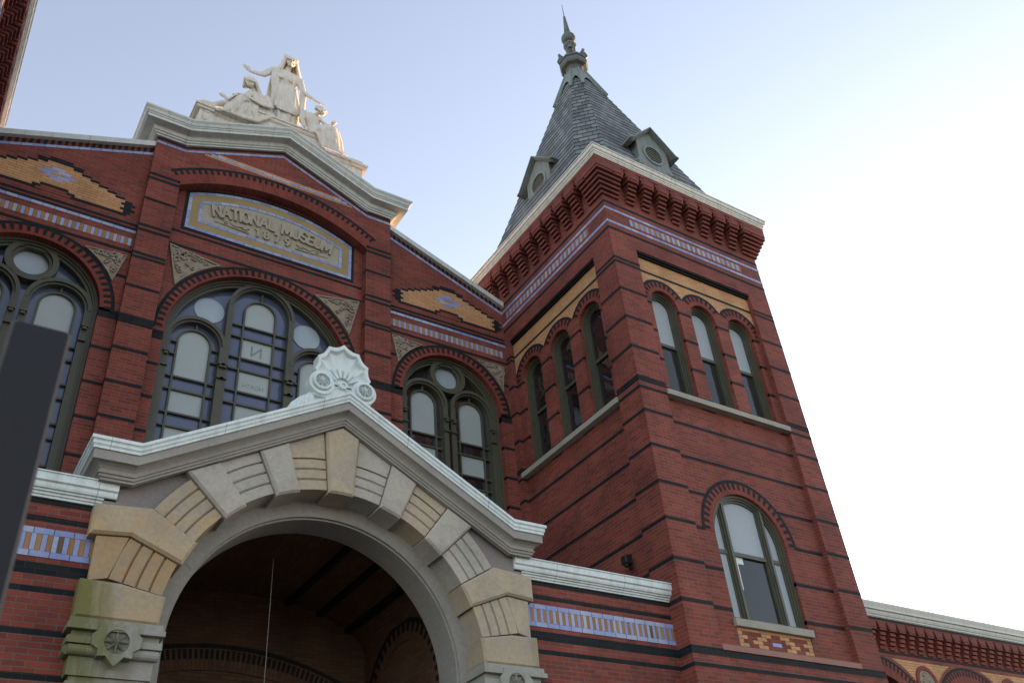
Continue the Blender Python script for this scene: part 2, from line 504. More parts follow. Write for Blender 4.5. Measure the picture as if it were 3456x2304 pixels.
PIER = [(15.01, 1), (14.27, 1), (13.465, 1), (13.36, 1), (12.665, 1), (11.975, 1), (11.285, 1), (10.61, 2), (10.39, 1), (9.90, 1), (9.205, 1),
        (8.51, 1), (7.85, 1), (7.16, 1), (6.49, 1), (5.76, 2), (5.51, 1), (5.1, 1), (4.4, 1), (3.7, 1), (3.0, 1), (2.3, 1)]
RL, RR = -1.58, 1.62        # recessed field
DF = D - .10
WU = (-1.0, .05, 1.10)      # window centres
WR, WS, WB = .355, 12.70, 10.46
ZT = 13.87
tw_root = tower
for k in range(4):
    fr = tface(k)
    mb = MB(fr)
    detail = k < 2
    # corner post (one per face, square in plan)
    mb.box(-D, RL, 5.82, ZT, RR, D, 0)
    if k == 0:
        mb.box(-D, D, ZT, 15.74, -D, D, 0)
        mb.box(-D, D, 0, 5.82, -D, D, 0)
    holes = []
    if detail:
        for w in WU: holes.append([(p[0], p[1]) for p in arch_outline(w, WB, WS, WR, 20)])
    LOWC, LR, LS, LB = -.20, .86, 7.80, 6.30
    if k == 0: holes.append(arch_outline(LOWC, LB - .5, LS, LR, 24))
    mb.prism([(RL - .02, 5.82), (RR + .02, 5.82), (RR + .02, ZT + .02), (RL - .02, ZT + .02)], DF - .38, DF, holes)
    bands(mb, -D - .003, RL + .002, [b for b in PIER if 5.8 < b[0] < ZT], RR - .002, D)
    if k == 0:
        bands(mb, -D - .003, D + .003, [b for b in PIER if b[0] > ZT or b[0] < 5.8], -D - .003, D)
    # dark moulded brick strip under the head of the recess
    for i in range(2):
        mb.box(RL, RR, ZT - .045 * (i + 1), ZT - .045 * i, DF - .02, D - .015 - .035 * i, 1, back=False)
    fb = [b for b in PIER if 5.8 < b[0] < ZT - .3]
    for z, n in fb:
        if not detail or z < WB - .1:
            if k == 0 and z < 8.75:
                for a, b_ in ((RL, None), (None, RR)):
                    dz = z - LS
                    r = LR + .27 if z > LS else LR
                    if z > LS and abs(dz) < r: e = math.sqrt(r * r - dz * dz)
                    elif z > LS: e = 0
                    else: e = LR
                    if a is not None: bands(mb, a, LOWC - e, [(z, n)], DF - .05, DF)
                    else: bands(mb, LOWC + e, b_, [(z, n)], DF - .05, DF)
            else:
                bands(mb, RL, RR, [(z, n)], DF - .05, DF)
        else:   # between the windows
            ed = [RL] + [x for w in WU for x in (w - WR, w + WR)] + [RR]
            if z > WS - .02: continue
            for i in range(0, 8, 2): bands(mb, ed[i], ed[i + 1], [(z, n)], DF - .05, DF)
    if detail:
        for w in WU:
            half = .525
            a0 = 0.0
            am = math.acos(.525 / (WR + .27))
            arch_trim(mb, w, WS, WR, WR + .27, DF, 2, 1, a0=0 if w == WU[2] else am, a1=PI if w == WU[0] else PI - am)
        # buff brick field over the arches
        ro = WR + .27
        out = [(RR, ZT - .09), (RL, ZT - .09)]
        zl = WS + .0
        out.append((RL, zl + math.sqrt(max(0, ro ** 2 - (WU[0] - RL) ** 2)) if WU[0] - RL < ro else zl))
        for i, w in enumerate(WU):
            lo = math.acos(max(-1, min(1, (WU[i] - RL) / ro))) if i == 0 else math.acos((WU[i] - WU[i - 1]) / 2 / ro)
            hi = math.acos(max(-1, min(1, (RR - WU[i]) / ro))) if i == 2 else math.acos((WU[i + 1] - WU[i]) / 2 / ro)
            out += arc(w, WS, ro, PI - lo, hi, 18)[0 if i == 0 else 1:]
        out.append((RR, WS + (math.sqrt(ro ** 2 - (RR - WU[2]) ** 2) if RR - WU[2] < ro else 0)))
        # drop duplicates
        o2 = []
        for p in out:
            if not o2 or math.hypot(p[0] - o2[-1][0], p[1] - o2[-1][1]) > 1e-3: o2.append(p)
        if math.hypot(o2[0][0] - o2[-1][0], o2[0][1] - o2[-1][1]) < 1e-3: o2.pop()
        mb.prism(o2, DF, DF + .004, m=3)
        bands(mb, RL, RR, [(13.46, 1)], DF, DF + .003)
    if k == 0:
        arch_trim(mb, LOWC, LS, LR, LR + .27, DF, 2, 1)
        mb.box(RL, RR, 5.74, 5.83, DF, D + .02, 4)          # pink stone ledge
        # patterned panel under the lower window: red lozenges on buff brick
        mb.box(LOWC - LR, LOWC + LR, 5.83, 6.22, DF - .2, DF - .015, 3)
        bw = 2 * LR / 16
        for r, rw in enumerate(['YRRRRYYRRYYRRRRY', 'YYRRYYRRRRYYRRYY', 'YRRYYRRBBRRYYRRY', 'YYRRYYRRRRYYRRYY', 'YRRRRYYRRYYRRRRY', 'YYYYYYYYYYYYYYYY']):
            q = 0
            while q < 16:
                e_ = q
                while e_ < 16 and rw[e_] == rw[q]: e_ += 1
                if rw[q] != 'Y':
                    u0 = LOWC - LR + q * bw
                    mb.box(u0 + .003, LOWC - LR + e_ * bw - .003, 5.835 + r * CO, 5.835 + (r + 1) * CO - .004, DF - .1, DF - .011, 0 if rw[q] == 'R' else 5, uv=(.35, .3) if rw[q] == 'B' else None, back=False)
                q = e_
    o = mb.build('wall', ['brick', 'black', 'brick_arch', 'yellow', 'stain', 'blue'], tower)
    # ---- tile bands
    mb = MB(fr)
    if k == 0:
        mb.box(-D - .006, D + .006, 14.765, 14.825, -D - .006, D + .006, 0)
        mb.box(-D - .006, D + .006, 14.39, 14.45, -D - .006, D + .006, 0)
    n = 44
    for i in range(n):
        w = 3.22 / n
        u = -1.6 + i * w
        mb.box(u + .003, u + w - .003, 14.52, 14.70, D - .05, D + .004, i % 2, uv=(.2 * (i * 7 % 23) + .1, .3))
    mb.build('tile_band', ['blue', 'buff_tile'], tower)
    if detail:
        mb = MB(fr)
        mb.box(RL, RR, 10.36, 10.47, DF - .3, D + .035, 0)
        mb.build('sill', 'sill', tower)

# windows of the tower -------------------------------------------------
def sash_window(fr, u, z0, zs, r, d, rail, blind):
    mb = MB(fr)
    mb.ring(u, zs, r - .05, r, 0, PI, d - .235, d - .09, 20, 0)
    mb.ring(u, zs, r - .085, r - .05, 0, PI, d - .235, d - .125, 20, 0)
    mb.ring(u, zs, r - .12, r - .085, 0, PI, d - .235, d - .155, 20, 0)
    for s in (-1, 1):
        for a, b, dd in ((0, .05, .09), (.05, .085, .125), (.085, .12, .155)):
            x = sorted((u + s * (r - a), u + s * (r - b)))
            mb.box(x[0], x[1], z0, zs, d - .235, d - dd)
    mb.box(u - r + .1, u + r - .1, rail - .035, rail + .035, d - .235, d - .175)
    mb.box(u - r + .1, u + r - .1, z0, z0 + .09, d - .235, d - .17)
    w = mb.build('window', 'olive', tower)
    e = r - .11
    mb = MB(fr); mb.prism(arch_outline(u, rail, zs, e, 16), d - .205, d - .20)
    mb.build('blind' if blind else 'upper_pane', 'blind' if blind else 'dark_glass', w)
    mb = MB(fr); mb.box(u - e, u + e, z0 + .05, rail, d - .235, d - .215)
    mb.build('lower_pane', 'grey_glass' if blind else 'dark_glass', w)
    return w

for k in (0, 1):
    w0 = sash_window(tface(k), WU[0], WB, WS, WR, DF, 11.80, k == 0)
    for j in (1, 2):
        off = tface(k).U * (WU[j] - WU[0])
        c = w0.copy(); C.objects.link(c); c.parent = tower; c.location = off
        for ch in w0.children:
            cc = ch.copy(); C.objects.link(cc); cc.parent = c

# lower three-light window
fr = tface(0)
mb = MB(fr)
for a, b, dd in ((0, .05, .05), (.05, .085, .075), (.085, .12, .10)):
    mb.ring(LOWC, LS, LR - b, LR - a, 0, PI, DF - .30, DF - dd, 32, 0)
    for s in (-1, 1):
        x = sorted((LOWC + s * (LR - a), LOWC + s * (LR - b)))
        mb.box(x[0], x[1], LB, LS, DF - .30, DF - dd)
for s in (-1, 1):
    uc = LOWC + s * .47
    top = LS + math.sqrt(LR ** 2 - .47 ** 2) - .04
    for hw, dd in ((.095, .115), (.06, .085), (.025, .055)):
        mb.box(uc - hw, uc + hw, LB, top + (.02 if hw < .09 else -.03), DF - .30, DF - dd)
mb.box(LOWC - LR + .1, LOWC + LR - .1, 7.50, 7.57, DF - .30, DF - .11)
mb.box(LOWC - LR + .1, LOWC + LR - .1, LB, LB + .10, DF - .30, DF - .105)
lw = mb.build('arched_window', 'olive', tower)
e = LR - .11
def clip_arch(u0, u1, z0, zs, cu, r, n=10):
    pts = [(u0, z0), (u1, z0)]
    for i in range(n + 1):
        u = u1 + (u0 - u1) * i / n
        pts.append((u, zs + math.sqrt(max(1e-6, r * r - (u - cu) ** 2))))
    return pts
for nm, u0, u1, z0, mt in (('side_blind', LOWC - e, LOWC - .47, LB, 'blind'), ('side_blind', LOWC + .47, LOWC + e, LB, 'blind'), ('upper_blind', LOWC - .47, LOWC + .47, 7.53, 'blind')):
    mb = MB(fr); mb.prism(clip_arch(u0 + .002, u1 - .002, z0, LS, LOWC, e), DF - .145, DF - .135)
    mb.build(nm, mt, lw)
mb = MB(fr); mb.box(LOWC - .47, LOWC + .47, LB, 7.53, DF - .165, DF - .155)
mb.build('lower_pane', 'grey_glass', lw)
mb = MB(fr)                       # white L painted on the lower pane as a sunlit building's reflection
mb.box(LOWC - .40, LOWC - .31, 6.92, 7.50, DF - .155, DF - .150, 0)
mb.box(LOWC - .31, LOWC - .17, 7.38, 7.50, DF - .155, DF - .150, 0)
mb.build('pane_reflection', 'white_metal', lw)
mb = MB(fr)
mb.box(LOWC - LR - .04, LOWC + LR + .04, 6.19, 6.31, DF - .3, DF + .06, 0)
mb.build('sill', 'sill', tower)

# corbels: stepped brick brackets carrying the frieze
FZ = .05 + 5 * .042 + .012      # frieze overhang
def corbel_mesh(hw):
    mb = MB(tface(0))
    for i in range(6):
        z0 = 15.16 + i * .095
        pr = .05 + i * .042
        mb.box(-hw, hw, z0, z0 + .060, D - .05, D + pr, 0)
        mb.box(-hw + .015, hw - .015, z0 + .060, z0 + .095, D - .05, D + pr - .05, 0)
    mb.box(-hw, hw, 15.71, 15.90, D - .05, D + FZ - .003, 0)
    for sg in (-1, 1):          # stepped head that closes the gap to the next corbel
        for w_, za, zb, dd in ((.088, 15.80, 15.90, .0), (.062, 15.71, 15.802, .0), (.036, 15.62, 15.712, .0)):
            x = sorted((sg * (hw - .006), sg * (hw + w_)))
            mb.box(x[0], x[1], za, zb, D - .05, D + FZ - .012 - dd, 0)
    return mb
corb = corbel_mesh(.108).build('corbel', 'brick', tower)
first = True
SP = .4275
for k in range(4):
    for j in range(-4, 6):
        u = (j - .5) * SP
        off = tface(k).U * u
        c = corb if first else corb.copy()
        if not first: C.objects.link(c); c.parent = tower
        first = False
        c.location = off
        c.rotation_euler = (0, 0, -PI / 2 * k)
for k in range(4):              # corner corbels, L-shaped
    fk = tface(k)
    cm = MB(fk)
    for i in range(6):
        z0 = 15.16 + i * .095
        pr = .05 + i * .042
        a = -D - pr
        cm.box(a, -D + .20, z0, z0 + .060, D - .20, D + pr, 0)
        cm.box(a + .05, -D + .185, z0 + .060, z0 + .095, D - .185, D + pr - .05, 0)
    cm.box(-D - FZ + .003, -D + .20, 15.71, 15.90, D - .20, D + FZ - .003, 0)
    cm.build('corner_corbel', 'brick', tower)
fb_ = MB(tface(0))
fb_.box(-D - FZ, D + FZ, 15.897, 15.99, -D - FZ, D + FZ, 0)
fb_.build('frieze', 'brick', tower)

# cornice
mb = MB(tface(0))
prof = [(FZ - .02, 15.985), (FZ + .010, 15.985), (FZ + .010, 16.01), (FZ + .022, 16.015), (FZ + .022, 16.05), (FZ + .04, 16.06), (FZ + .04, 16.10), (FZ + .065, 16.115), (FZ + .075, 16.14), (FZ + .075, 16.19), (FZ + .095, 16.20), (FZ + .095, 16.225), (0, 16.235)]
sq = [(-D, 0, D), (D, 0, D), (D, 0, -D), (-D, 0, -D)]
mb.sweep(sq, [(-1, 1), (1, 1), (1, -1), (-1, -1)], prof, closed=True)
mb.build('cornice', 'cream', tower)

# slate roof: square flared foot, chamfered corners above
RXo, RYo = -.07, .05
LV = [(16.23, 2.55, .0), (16.55, 2.24, .05), (16.95, 2.10, .50), (18.0, 1.77, .47), (20.0, 1.15, .36), (22.75, .29, .17)]
def octa(h, w, c, lean):
    dx, dy = RXo * lean, RYo * lean
    P = [(-w + c, -w), (w - c, -w), (w, -w + c), (w, w - c), (w - c, w), (-w + c, w), (-w, w - c), (-w, -w + c)]
    return [Vector((TX + x + dx, TY + y + dy, h)) for x, y in P]
LVO = [octa(h, w, max(c, .002), min(1, (h - 16.2) / .8)) for h, w, c in LV]
class Raw(Fr):
    def __init__(s): pass
    def __call__(s, a, b, c): return Vector((a, b, c))
RAW = Raw()
mb = MB(RAW)
t0 = 0
for A, B in zip(LVO, LVO[1:]):
    e = ((A[0] + A[1]) / 2 - (B[0] + B[1]) / 2).length
    for i in range(8):
        j = (i + 1) % 8
        a, b, c, d_ = A[i], A[j], B[j], B[i]
        mid = (a + b) / 2
        ud = (b - a).normalized()
        uv = [((p - mid).dot(ud) + i * 3.37, t0 + (e if p in (c, d_) else 0)) for p in (a, b, c, d_)]
        uv = [((a - mid).dot(ud) + i * 3.37, t0), ((b - mid).dot(ud) + i * 3.37, t0), ((c - mid).dot(ud) + i * 3.37, t0 + e), ((d_ - mid).dot(ud) + i * 3.37, t0 + e)]
        mb.add([a, b, c, d_], 0, uv)
    t0 += e
roof = mb.build('roof', 'slate', tower)

# real slate courses: thin overlapping lips
mb = MB(RAW)
def roof_at(h):
    for (h0, w0, c0), (h1, w1, c1) in zip(LV, LV[1:]):
        if h0 <= h <= h1:
            t = (h - h0) / (h1 - h0)
            return w0 + (w1 - w0) * t, c0 + (c1 - c0) * t
    return LV[-1][1:]
h = 16.42
SH = .235
while h < 22.1:
    w, c = roof_at(h); w2, c2 = roof_at(min(h + SH, 22.7))
    ln = min(1, (h - 16.2) / .8)
    A = octa(h, w + .014, max(c, .002), ln); B = octa(h + SH, w2 + .003, max(c2, .002), min(1, (h + SH - 16.2) / .8)); A0 = octa(h + .003, w - .01, max(c, .002), ln)
    kk = round((h - 16.42) / SH)
    for i in range(8):
        j = (i + 1) % 8
        mid = (A[i] + A[j]) / 2; ud = (A[j] - A[i]).normalized()
        f = lambda p, v: ((p - mid).dot(ud) + i * 3.37, v)
        r_ = kk * .25
        mb.add([A[i], A[j], B[j], B[i]], 0, [f(A[i], r_ + .009), f(A[j], r_ + .009), f(B[j], r_ + .245), f(B[i], r_ + .245)])
        mb.add([A0[i], A0[j], A[j], A[i]], 0, [(0, 0)] * 4)
    h += SH
mb.build('slate_courses', 'slate', tower)

# metal cap with pointed tongues, and the finial
fx_, fy_ = TX + RXo, TY + RYo
mb = MB(RAW)
Ztop, Wt = 23.05, .27
for i in range(8):
    j = (i + 1) % 8
    wide = (i % 2 == 0)
    T0 = octa(Ztop, Wt, Wt * .586, 1)
    zl = 21.72
    w, c = roof_at(zl)
    Bt = octa(zl, w + .035, c, 1)
    n = 14
    for k in range(n):
        pts = []
        for kk in (k, k + 1):
            s_ = kk / n
            top = T0[i].lerp(T0[j], s_)
            low = Bt[i].lerp(Bt[j], s_)
            x = abs(2 * s_ - 1)
            x = max(0, (x - .0) / 1.0)
            dep = 1 - .55 * math.sqrt(max(0, 1 - (min(1, x / .86)) ** 2)) if x < .86 else 1
            pts.append((top, top.lerp(low, dep)))
        o = Vector((fx_, fy_, 0))
        mb.add([pts[0][1], pts[1][1], pts[1][0], pts[0][0]], 0, None)
        # lip thickness
        inn = [p[1].lerp(Vector((fx_, fy_, p[1].z)), .06) for p in pts]
        mb.add([inn[0], inn[1], pts[1][1], pts[0][1]], 0)
    # rib on each arris
    mb.tube(T0[i], Bt[i], .03, .045, 6)
fin = mb.build('finial', 'lead', tower)
mb = MB(RAW)
class Vz(Fr):
    def __init__(s, x, y): s.x, s.y = x, y
    def __call__(s, u, z, d): return Vector((s.x + u, s.y + d, z))
V = Vz(fx_, fy_)
mb = MB(V)
mb.lathe(0, 0, [(.31, 22.95), (.27, 23.06), (.25, 23.22), (.28, 23.26), (.39, 23.30), (.425, 23.36), (.425, 23.46), (.40, 23.48), (.40, 23.51), (.435, 23.53), (.435, 23.58), (.36, 23.62), (.22, 23.64), (.13, 23.70)], 8, smooth=False, rot=PI / 8)
mb.build('collar', 'finial', fin)
mb = MB(V)
mb.lathe(0, 0, [(.12, 23.62), (.10, 23.9), (.085, 24.12), (.11, 24.2)], 12)
for q in range(4):
    a = PI / 4 + q * PI / 2
    ca, sa = cos(a), sin(a)
    for (r0, z0), (r1, z1), w0, w1 in (((.10, 23.66), (.27, 23.68), .05, .075), ((.27, 23.68), (.37, 23.80), .075, .085), ((.37, 23.80), (.34, 23.95), .085, .07), ((.34, 23.95), (.24, 23.97), .07, .045), ((.24, 23.97), (.22, 23.88), .045, .035), ((.30, 24.0), (.36, 24.10), .05, .045), ((.36, 24.10), (.34, 24.17), .045, .02)):
        mb.tube((r0 * ca, z0, r0 * sa), (r1 * ca, z1, r1 * sa), w0, w1, 8)
    a += PI / 4
    ca, sa = cos(a), sin(a)
    mb.tube((.10 * ca, 23.85, .10 * sa), (.15 * ca, 24.12, .15 * sa), .05, .045, 8)
    mb.tube((.15 * ca, 24.12, .15 * sa), (.25 * ca, 24.30, .25 * sa), .045, .010, 8)
mb.build('leaf_crown', 'finial', fin)
mb = MB(V)
mb.lathe(0, 0, [(.10, 24.18), (.12, 24.28), (.19, 24.36), (.19, 24.46), (.15, 24.50), (.15, 24.53), (.10, 24.56)], 8, smooth=False)
mb.ball((0, 24.77, 0), .215, nu=24, nv=16)
mb.lathe(0, 0, [(.12, 24.94), (.13, 24.99), (.09, 25.02), (.085, 25.12), (.095, 25.13), (.088, 25.16), (.035, 25.88), (.014, 25.89), (.008, 26.5), (.0, 26.52)], 14)
mb.build('ball_and_spike', 'finial', fin)

# dormers
def dormer(k):
    fr = tface(k)
    FD = 1.985      # face distance from tower axis
    DU = -.06
    mb = MB(fr)
    zb, ze, zp = 17.15, 18.02, 18.50
    cz, cr = 17.70, .275
    circ = arc(DU, cz, cr, 0, 2 * PI, 28)[:-1]
    out = [(DU - .80, zb), (DU + .80, zb), (DU + .72, zb + .10), (DU + .55, zb + .16), (DU + .47, zb + .32), (DU + .47, ze), (DU, zp), (DU - .47, ze), (DU - .47, zb + .32), (DU - .55, zb + .16), (DU - .72, zb + .10)]
    mb.prism(out, FD - .08, FD, [circ])
    mb.prism([(DU - .46, zb + .1), (DU + .46, zb + .1), (DU + .46, ze), (DU, zp - .02), (DU - .46, ze)], FD - 1.3, FD - .085)
    mb.ring(DU, cz, cr - .02, cr + .045, 0, 2 * PI, FD - .05, FD + .025, 28)
    # gable roof with moulded eaves
    for a, b_, e0, e1 in ((.0, .045, FD - 1.3, FD + .13), (.045, .08, FD - 1.3, FD + .09), (.08, .11, FD - 1.3, FD + .045)):
        hw = .66 - (a * .6)
        sl = (zp - ze) / .47
        zt = zp + .11 - a
        zl = zt - hw * sl
        fl = .09
        th = b_ - a
        o = [(DU - hw - fl, zl - .03), (DU - hw - fl, zl - .03 - th), (DU - hw, zl - th), (DU, zt - th), (DU + hw, zl - th), (DU + hw + fl, zl - .03 - th), (DU + hw + fl, zl - .03), (DU + hw, zl), (DU, zt), (DU - hw, zl)]
        mb.prism(o, e0, e1, back=False)
    # small scroll reliefs
    for s in (-1, 1):
        mb.ring(DU + s * .56, zb + .09, .035, .06, 0, 2 * PI, FD, FD + .02, 12)
        mb.tube((DU + s * .50, zb + .05, FD + .005), (DU + s * .34, zb + .13, FD + .005), .012, .008, 6)
        mb.tube((DU + s * .62, zb + .06, FD + .005), (DU + s * .76, zb + .03, FD + .005), .015, .006, 6)
    dm = mb.build('dormer', 'lead', tower)
    mb = MB(fr)
    n = 8
    for i in range(n):
        z = cz - cr + (i + .5) * 2 * cr / n
        e = math.sqrt(max(1e-4, cr ** 2 - (z - cz) ** 2)) * .99
        t = 2 * cr / n
        mb.add([(DU - e, z - t * .45, FD - .005), (DU + e, z - t * .45, FD - .005), (DU + e, z + t * .42, FD - .05), (DU - e, z + t * .42, FD - .05)])
        mb.add([(DU - e, z - t * .45, FD - .015), (DU + e, z - t * .45, FD - .015), (DU + e, z - t * .45, FD - .07), (DU - e, z - t * .45, FD - .07)])
        mb.add([(DU - e, z - t * .45, FD - .0045), (DU + e, z - t * .45, FD - .0045), (DU + e, z - t * .08, FD - .0045), (DU - e, z - t * .08, FD - .0045)])
    mb.build('louvre', 'louvre', dm)
for k in range(4): dormer(k)

# left twin: mirrored copy of the whole tower
twin = copy_tree(tower)
twin.location = (2 * XC - TX, TY, 0)
twin.scale = (-1, 1, 1)
twin['label'] = 'tower at the upper left edge, only its dark corbelled eaves showing'

# small dark fixture on the tower flank
fl = Fr((TX - D, 0, 0), (0, -1, 0), (-1, 0, 0))
mb = MB(fl)
mb.cbox(-10.86, -10.72, 7.38, 7.52, .04, .17, .015)
mb.tube((-10.79, 7.40, .10), (-10.79, 7.34, .12), .05, .04, 10)
mb.box(-10.83, -10.75, 7.30, 7.56, 0, .04)
tag(mb.build('wall_fixture', 'dark_box', None, (TX - D, 10.79, 7.4)), 'small black box fixture on the tower flank above the right white wing cornice', 'fixture')

# ---------------------------------------------------------------- main hall front
hall = thing('museum_hall', (XC, 13.8, 0), 'red brick gabled museum front with three great arched windows and an inscribed stone plaque', 'building')
YB, YP, YC = 13.80, 13.68, 13.90
PB = [(15.37, 1), (15.25, 1), (14.69, 1), (14.01, 1), (13.89, 1), (13.31, 1), (13.22, 1), (12.54, 1), (11.87, 2), (11.74, 1), (11.18, 1), (10.50, 1), (9.83, 1), (9.16, 1), (8.5, 1)]
BB = [(14.03, 1), (13.93, 1), (13.37, 1), (12.77, 1), (11.96, 2), (11.83, 1), (11.16, 1), (10.46, 1), (9.79, 1), (9.1, 1)]
PI0, PI1 = 2.02, 2.60        # pilaster, from the axis
ZW = 5.5

def hip(u):                  # underside of gable cornice, u from the axis
    a = abs(u)
    return 16.33 if a >= 2.02 else 16.33 + (2.02 - a) * .437

# bays
for s in (1, -1):
    f = Fr((XC, YB, 0), (1, 0, 0), (0, -1, 0))
    uI, uO = s * 2.55, s * 5.56
    cw = s * 4.105
    slope = lambda u: 16.13 - (abs(u) - 2.60) * .405     # under the coping
    mb = MB(f)
    x0, x1 = sorted((uI, uO))
    CR, CS = 1.185, 11.90
    mb.prism([(x0, ZW), (x1, ZW), (x1, slope(x1)), (x0, slope(x0))], -.45, 0, [arch_outline(cw, 7.3, CS, CR, 40)])
    arch_trim(mb, cw, CS, CR, CR + .245, 0, 2, 1)
    for z, n in BB:
        r = CR + .245 if z > CS else CR
        if z <= CS + .07 and z > CS: r = CR
        e = math.sqrt(max(0, r * r - max(0, z - n * CO / 2 - CS) ** 2)) if z > CS else CR
        if z - CS > r: e = 0
        if e == 0: bands(mb, x0, x1, [(z, n)], -.1, 0)
        else:
            bands(mb, x0, cw - e, [(z, n)], -.1, 0); bands(mb, cw + e, x1, [(z, n)], -.1, 0)
    # alternating brick course under the coping
    n = 26
    for i in range(n):
        ua = s * 2.62 + (uO - s * 2.62) * i / n
        ub = s * 2.62 + (uO - s * 2.62) * (i + .5) / n
        p, q = sorted((ua, ub))
        mb.add([(p, slope(p) - .115, .012), (q, slope(q) - .115, .012), (q, slope(q), .012), (p, slope(p), .012)], 1)
        mb.add([(p, slope(p) - .115, 0), (q, slope(q) - .115, 0), (q, slope(q) - .115, .012), (p, slope(p) - .115, .012)], 1)
        mb.add([(p, slope(p) - .115, 0), (p, slope(p), 0), (p, slope(p), .012), (p, slope(p) - .115, .012)], 1)
        mb.add([(q, slope(q) - .115, 0), (q, slope(q), 0), (q, slope(q), .012), (q, slope(q) - .115, .012)], 1)
    mb.build('bay_wall', ['brick', 'black', 'brick_arch'], hall)
    # tiles
    mb = MB(f)
    mb.slopeband([(p, slope(p) - .12) for p in (x0, x1)], .066, -.02, .010, 0)
    mb.box(x0, x1, 13.795, 13.86, -.05, .008, 0)
    n = 46
    for i in range(n):
        w = (x1 - x0 - .06) / n
        u = x0 + .03 + i * w
        mb.box(u + .003, u + w - .003, 13.48, 13.655, -.05, .006, i % 2, uv=(.2 * (i * 7 % 23) + .1, .3))
    mb.build('tile_band', ['blue', 'buff_tile'], hall)
    # coping
    mb = MB(f)
    pr = [(-.5, 0), (.10, 0), (.10, .135), (-.5, .15)]
    mb.sweep([(p, slope(p) + .0, 0) for p in (x0, x1)], [(0, 1), (0, 1)], pr)
    mb.build('coping', 'paint', hall)
    # stepped buff brick lozenge with black outline and blue heart
    mb = MB(f)
    cu = cw + .0
    rows = [1.20, 1.14, 1.20, 1.14, 1.20, 1.02, .86, .70, .54, .38, .22]
    z0 = 14.21
    def row(u0, u1, z, d, m): mb.box(cu + u0, cu + u1, z, z + CO, -.05, d, m, back=False)
    blk = [1.27] + [h + (.14 if i % 2 == 0 else .26) for i, h in enumerate(rows[:5])] + [h + .17 for h in rows[5:]] + [.40, .2]
    for i, b in enumerate(blk): row(-b, b, z0 + (i - 1) * CO, .004, 1)
    for i, h in enumerate(rows):
        z = z0 + i * CO
        if i == 0: row(-h, -.36, z, .007, 0); row(.36, h, z, .007, 0)
        elif i == 1: row(-h, -.24, z, .007, 0); row(.24, h, z, .007, 0)
        else: row(-h, h, z, .007, 0)
    row(-.22, .22, z0, .009, 3); row(-.3, .3, z0 - CO, .0095, 3)
    for zz, spans in ((4, [(-.11, .10)]), (5, [(-.22, -.01), (.0, .21)]), (6, [(-.33, -.12), (.11, .32)]), (7, [(-.22, -.01), (.0, .21)]), (8, [(-.11, .10)])):
        for a, b in spans: mb.box(cu + a, cu + b - .004, z0 + zz * CO + .003, z0 + (zz + 1) * CO - .003, -.05, .010, 2, uv=(.2 * random.randint(0, 30) + .1, .3), back=False)
    mb.build('lozenge_panel', ['yellow', 'black', 'blue', 'brick'], hall)

# spandrel panels: curved triangles filled with carved foliage
def spandrel(f, corner, sgn, cu, cz, r, w, h, seed):
    """corner = top outer corner; arch centre (cu,cz) radius r"""
    rnd = random.Random(seed)
    u0, z1 = corner
    pts = [corner]
    uin = u0 + sgn * w
    zlow = z1 - h
    a_top = math.acos(max(-1, min(1, (uin - cu) / r)))
    a_low = math.asin(max(-1, min(1, (zlow - cz) / r)))
    if (u0 - cu) < 0: a_low = PI - a_low
    curve = [(cu + r * cos(a_top + (a_low - a_top) * i / 10), cz + r * sin(a_top + (a_low - a_top) * i / 10)) for i in range(11)]
    curve = [(sgn * max(sgn * u0, sgn * p[0]), min(z1, p[1])) for p in curve]
    out = [corner] + curve
    c3 = (sum(p[0] for p in out) / len(out), sum(p[1] for p in out) / len(out))
    mb = MB(f)
    mb.prism(out, -.04, .012)
    g = (corner[0] * .45 + curve[0][0] * .2 + curve[5][0] * .15 + curve[-1][0] * .2, corner[1] * .45 + curve[0][1] * .2 + curve[5][1] * .15 + curve[-1][1] * .2)
    inn = [(p[0] + (g[0] - p[0]) * .12, p[1] + (g[1] - p[1]) * .12) for p in out]
    n = len(out)
    for i in range(n):
        j = (i + 1) % n
        mb.add([(*out[i], .012), (*out[j], .012), (*out[j], .04), (*out[i], .04)])
        mb.add([(*out[i], .04), (*out[j], .04), (*inn[j], .04), (*inn[i], .04)])
        mb.add([(*inn[i], .04), (*inn[j], .04), (*inn[j], .012), (*inn[i], .012)])
    # leaves: lobes fanning from the corner, scrolls towards the two points
    for tgt, k in ((curve[1], 7), (curve[-2], 6), (curve[5], 5)):
        for i in range(k):
            t = .15 + .72 * i / k
            q = (corner[0] + (tgt[0] - corner[0]) * t + rnd.uniform(-.02, .02) + (g[0] - corner[0]) * .25, corner[1] + (tgt[1] - corner[1]) * t + rnd.uniform(-.02, .02) + (g[1] - corner[1]) * .25)
            r_ = .085 * (1 - t * .75) + .012
            if i % 3 == 1:
                mb.ring(q[0], q[1], r_ * .45, r_ * .8, 0, 2 * PI, .01, .045, 10)
            else:
                for _ in range(3):
                    a = rnd.uniform(0, 2 * PI)
                    mb.ball((q[0] + r_ * .5 * cos(a), q[1] + r_ * .5 * sin(a), .015), r_ * .6, r_ * .45, .035, 8, 6)
    mb.build('spandrel_panel', 'terracotta', hall)
fB = Fr((XC, YB, 0), (1, 0, 0), (0, -1, 0))
fC = Fr((XC, YC, 0), (1, 0, 0), (0, -1, 0))
for s in (1, -1):
    spandrel(fB, (s * 2.66, 13.215), s, s * 4.105, 11.90, 1.44, .74, .66, 11 + s)
    spandrel(fB, (s * 5.46, 13.215), -s, s * 4.105, 11.90, 1.44, .74, .66, 21 + s)

